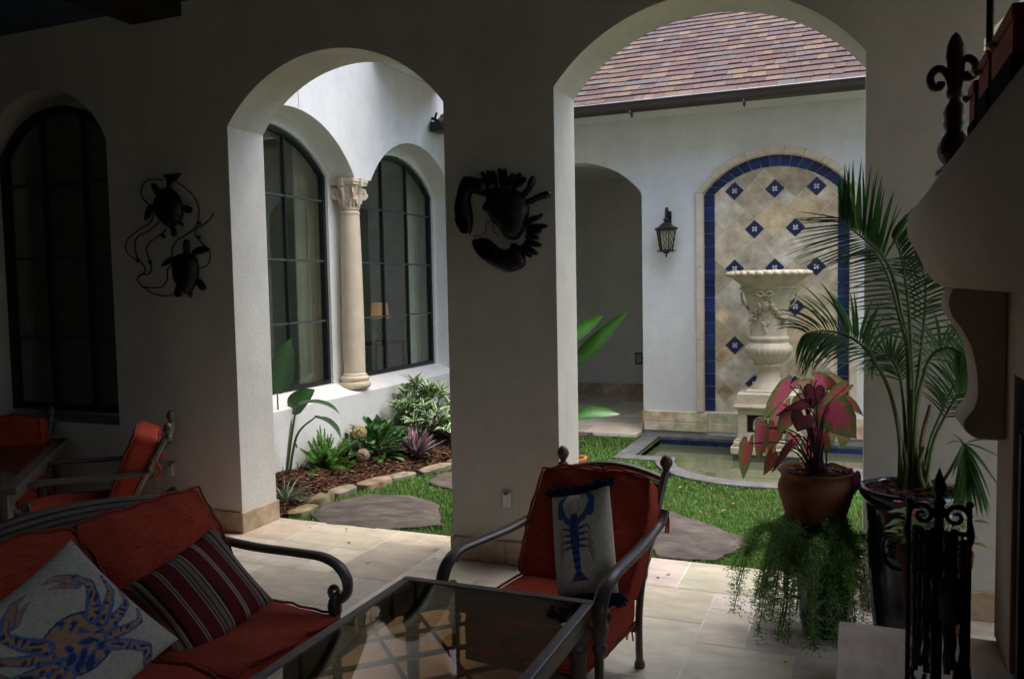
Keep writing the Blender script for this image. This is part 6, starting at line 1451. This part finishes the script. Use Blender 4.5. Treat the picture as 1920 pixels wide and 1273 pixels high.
# ---- asparagus fern in its glazed pot
ffx, ffy = P(1545, 1100, Y=3.86).x, 3.86; fr_ = .125; fz = P(1545, 1082, Y=ffy-fr_).z
fpot = thing('glazed_pot', 'teal glazed pot under the plant stand', 'pot', (ffx, ffy, 0))
G().lathe([(.085, 0), (.09, .01), (.105, .08), (.118, fz-.04), (fr_, fz-.035), (fr_+.003, fz-.005), (fr_-.004, fz), (fr_-.014, fz-.006), (.10, fz-.03)], (ffx, ffy, 0), 48).build('vessel', M('teal_glaze', (.020, .050, .065), .25, .4, 9, .05, 30, .5), fpot, smooth=50)
G().lathe([(.001, fz-.015), (.108, fz-.02)], (ffx, ffy, 0), 24).build('soil', soil, fpot)
af = thing('asparagus_fern', 'feathery asparagus fern spilling over the teal pot onto the floor', 'fern', (ffx, ffy, fz)); gl, gst = G(), G()
for i in range(66):
    a = random.uniform(0, 6.283); out_ = random.uniform(.10, .36)*(1.0 if math.sin(a) < .3 else .8); L_ = random.uniform(.2, .5); hgt = random.uniform(.06, .26)
    if math.cos(a) > .2: out_ *= .5
    b = Vector((ffx+.08*random.random()*math.cos(a), ffy+.08*random.random()*math.sin(a), fz-.01)); d = Vector((math.cos(a), math.sin(a), 0))
    end_z = max(.015, fz+hgt-random.uniform(.15, .6))
    path = sm([b, b+d*out_*.35+UP*hgt*.8, b+d*out_*.75+UP*(hgt*.75), Vector((b.x+d.x*out_, b.y+d.y*out_, max(.02, end_z)))], 7)
    gst.tube(path, [.0018]*len(path), 4, (.05, .08, .02)); col = gcol((.095, .21, .035), .4)
    for p, q in zip(path[2:], path[3:]):
        for m in range(17):
            c = p.lerp(q, random.random()); bd = Vector((random.gauss(0, 1), random.gauss(0, 1), random.gauss(0, .6))).normalized(); bl = random.uniform(.012, .055); t1 = c+bd*bl
            for w_ in range(3):
                s0 = c.lerp(t1, .3+.35*w_); dd = (bd*.6+Vector((random.gauss(0, .7), random.gauss(0, .7), random.gauss(0, .6)))).normalized(); sd = dd.orthogonal().normalized()*.0021; f = random.uniform(.6, 1.5)
                gl.add([s0-sd, s0+sd, s0+dd*random.uniform(.012, .024)], [(0, 1, 2)], tuple(k*f for k in col))
gst.build('stem', leafm, af); gl.build('foliage', leafm, af, recalc=False)
# ---- small pot with pink flowers behind the tool stand
qx, qy, qr = P(1752, 1045, Y=3.40).x, 3.40, .125; qz = P(1765, 1043, Y=qy-.1).z
qt = thing('terracotta_pot', 'low terracotta pot of pink flowers behind the fire tools', 'pot', (qx, qy, 0))
G().lathe([(.08, 0), (.10, qz*.5), (.112, qz-.06), (qr, qz-.055), (qr+.004, qz-.005), (qr-.006, qz), (qr-.018, qz-.01), (.10, qz-.04)], (qx, qy, 0), 40).build('vessel', M('dark_terracotta', (.085, .034, .017), .85, .3, 9, .1, 60, .15), qt, smooth=50)
G().lathe([(.001, qz-.02), (.105, qz-.03)], (qx, qy, 0), 24).build('soil', soil, qt)
bg_ = thing('begonia', 'small begonia with round yellow green leaves and pink blooms', 'plant', (qx, qy, qz)); g = G(); gs = G(); gf = G()
for i in range(60):
    a = random.uniform(0, 6.283); r = .13*math.sqrt(random.random()); h_ = random.uniform(.03, .13); p = Vector((qx+r*math.cos(a), qy+r*math.sin(a), qz+h_)); gs.tube([(qx+r*.5*math.cos(a), qy+r*.5*math.sin(a), qz-.02), p], .003, 4, (.12, .16, .04))
    leaf(g, p, Vector((math.cos(a), math.sin(a), random.uniform(-.2, .4))), UP, random.uniform(.04, .065), random.uniform(.035, .055), ((.17, .26, .035), (.22, .30, .05)), .5, .2, 5, ov)
for i in range(9):
    a = random.uniform(0, 6.283); r = .13*math.sqrt(random.random()); p = Vector((qx+r*math.cos(a), qy+r*math.sin(a), qz+random.uniform(.12, .155)))
    for m in range(5): b = m*1.257; leaf(gf, p, Vector((math.cos(b), math.sin(b), .4)), UP, .022, .018, ((.65, .12, .22), (.7, .2, .3)), .3, .2, 3, ov)
gs.build('stem', leafm, bg_); g.build('foliage', leafm, bg_, recalc=False); gf.build('flower', petm, bg_, recalc=False)
# bits of bark and leaf litter dropped on the paving
# ---- leaf litter and grit on paving and lawn
g = G()
for i in range(80):
    if i < 28: x, y, z = random.uniform(-3.4, 0), 4.6-abs(random.gauss(0, .55)), .003
    else: x, y, z = random.uniform(-3.2, 0), random.uniform(4.7, 7), .012
    if z > .005 and not ok(x, y): continue
    a = random.uniform(0, 6.283); s = random.uniform(.006, .02) if z < .005 else random.uniform(.015, .03)
    c = random.choice([(.16, .09, .04), (.10, .06, .03), (.24, .17, .07), (.06, .035, .02)])
    leaf(g, (x, y, z), (math.cos(a), math.sin(a), .1), UP, s*2, s, (c, c), .6, .4, 4, ov)
tag(g.build('leaf_litter', leafm, recalc=False), 'tiny dry leaf bits scattered over the paving and lawn', 'leaf litter', kind='stuff')
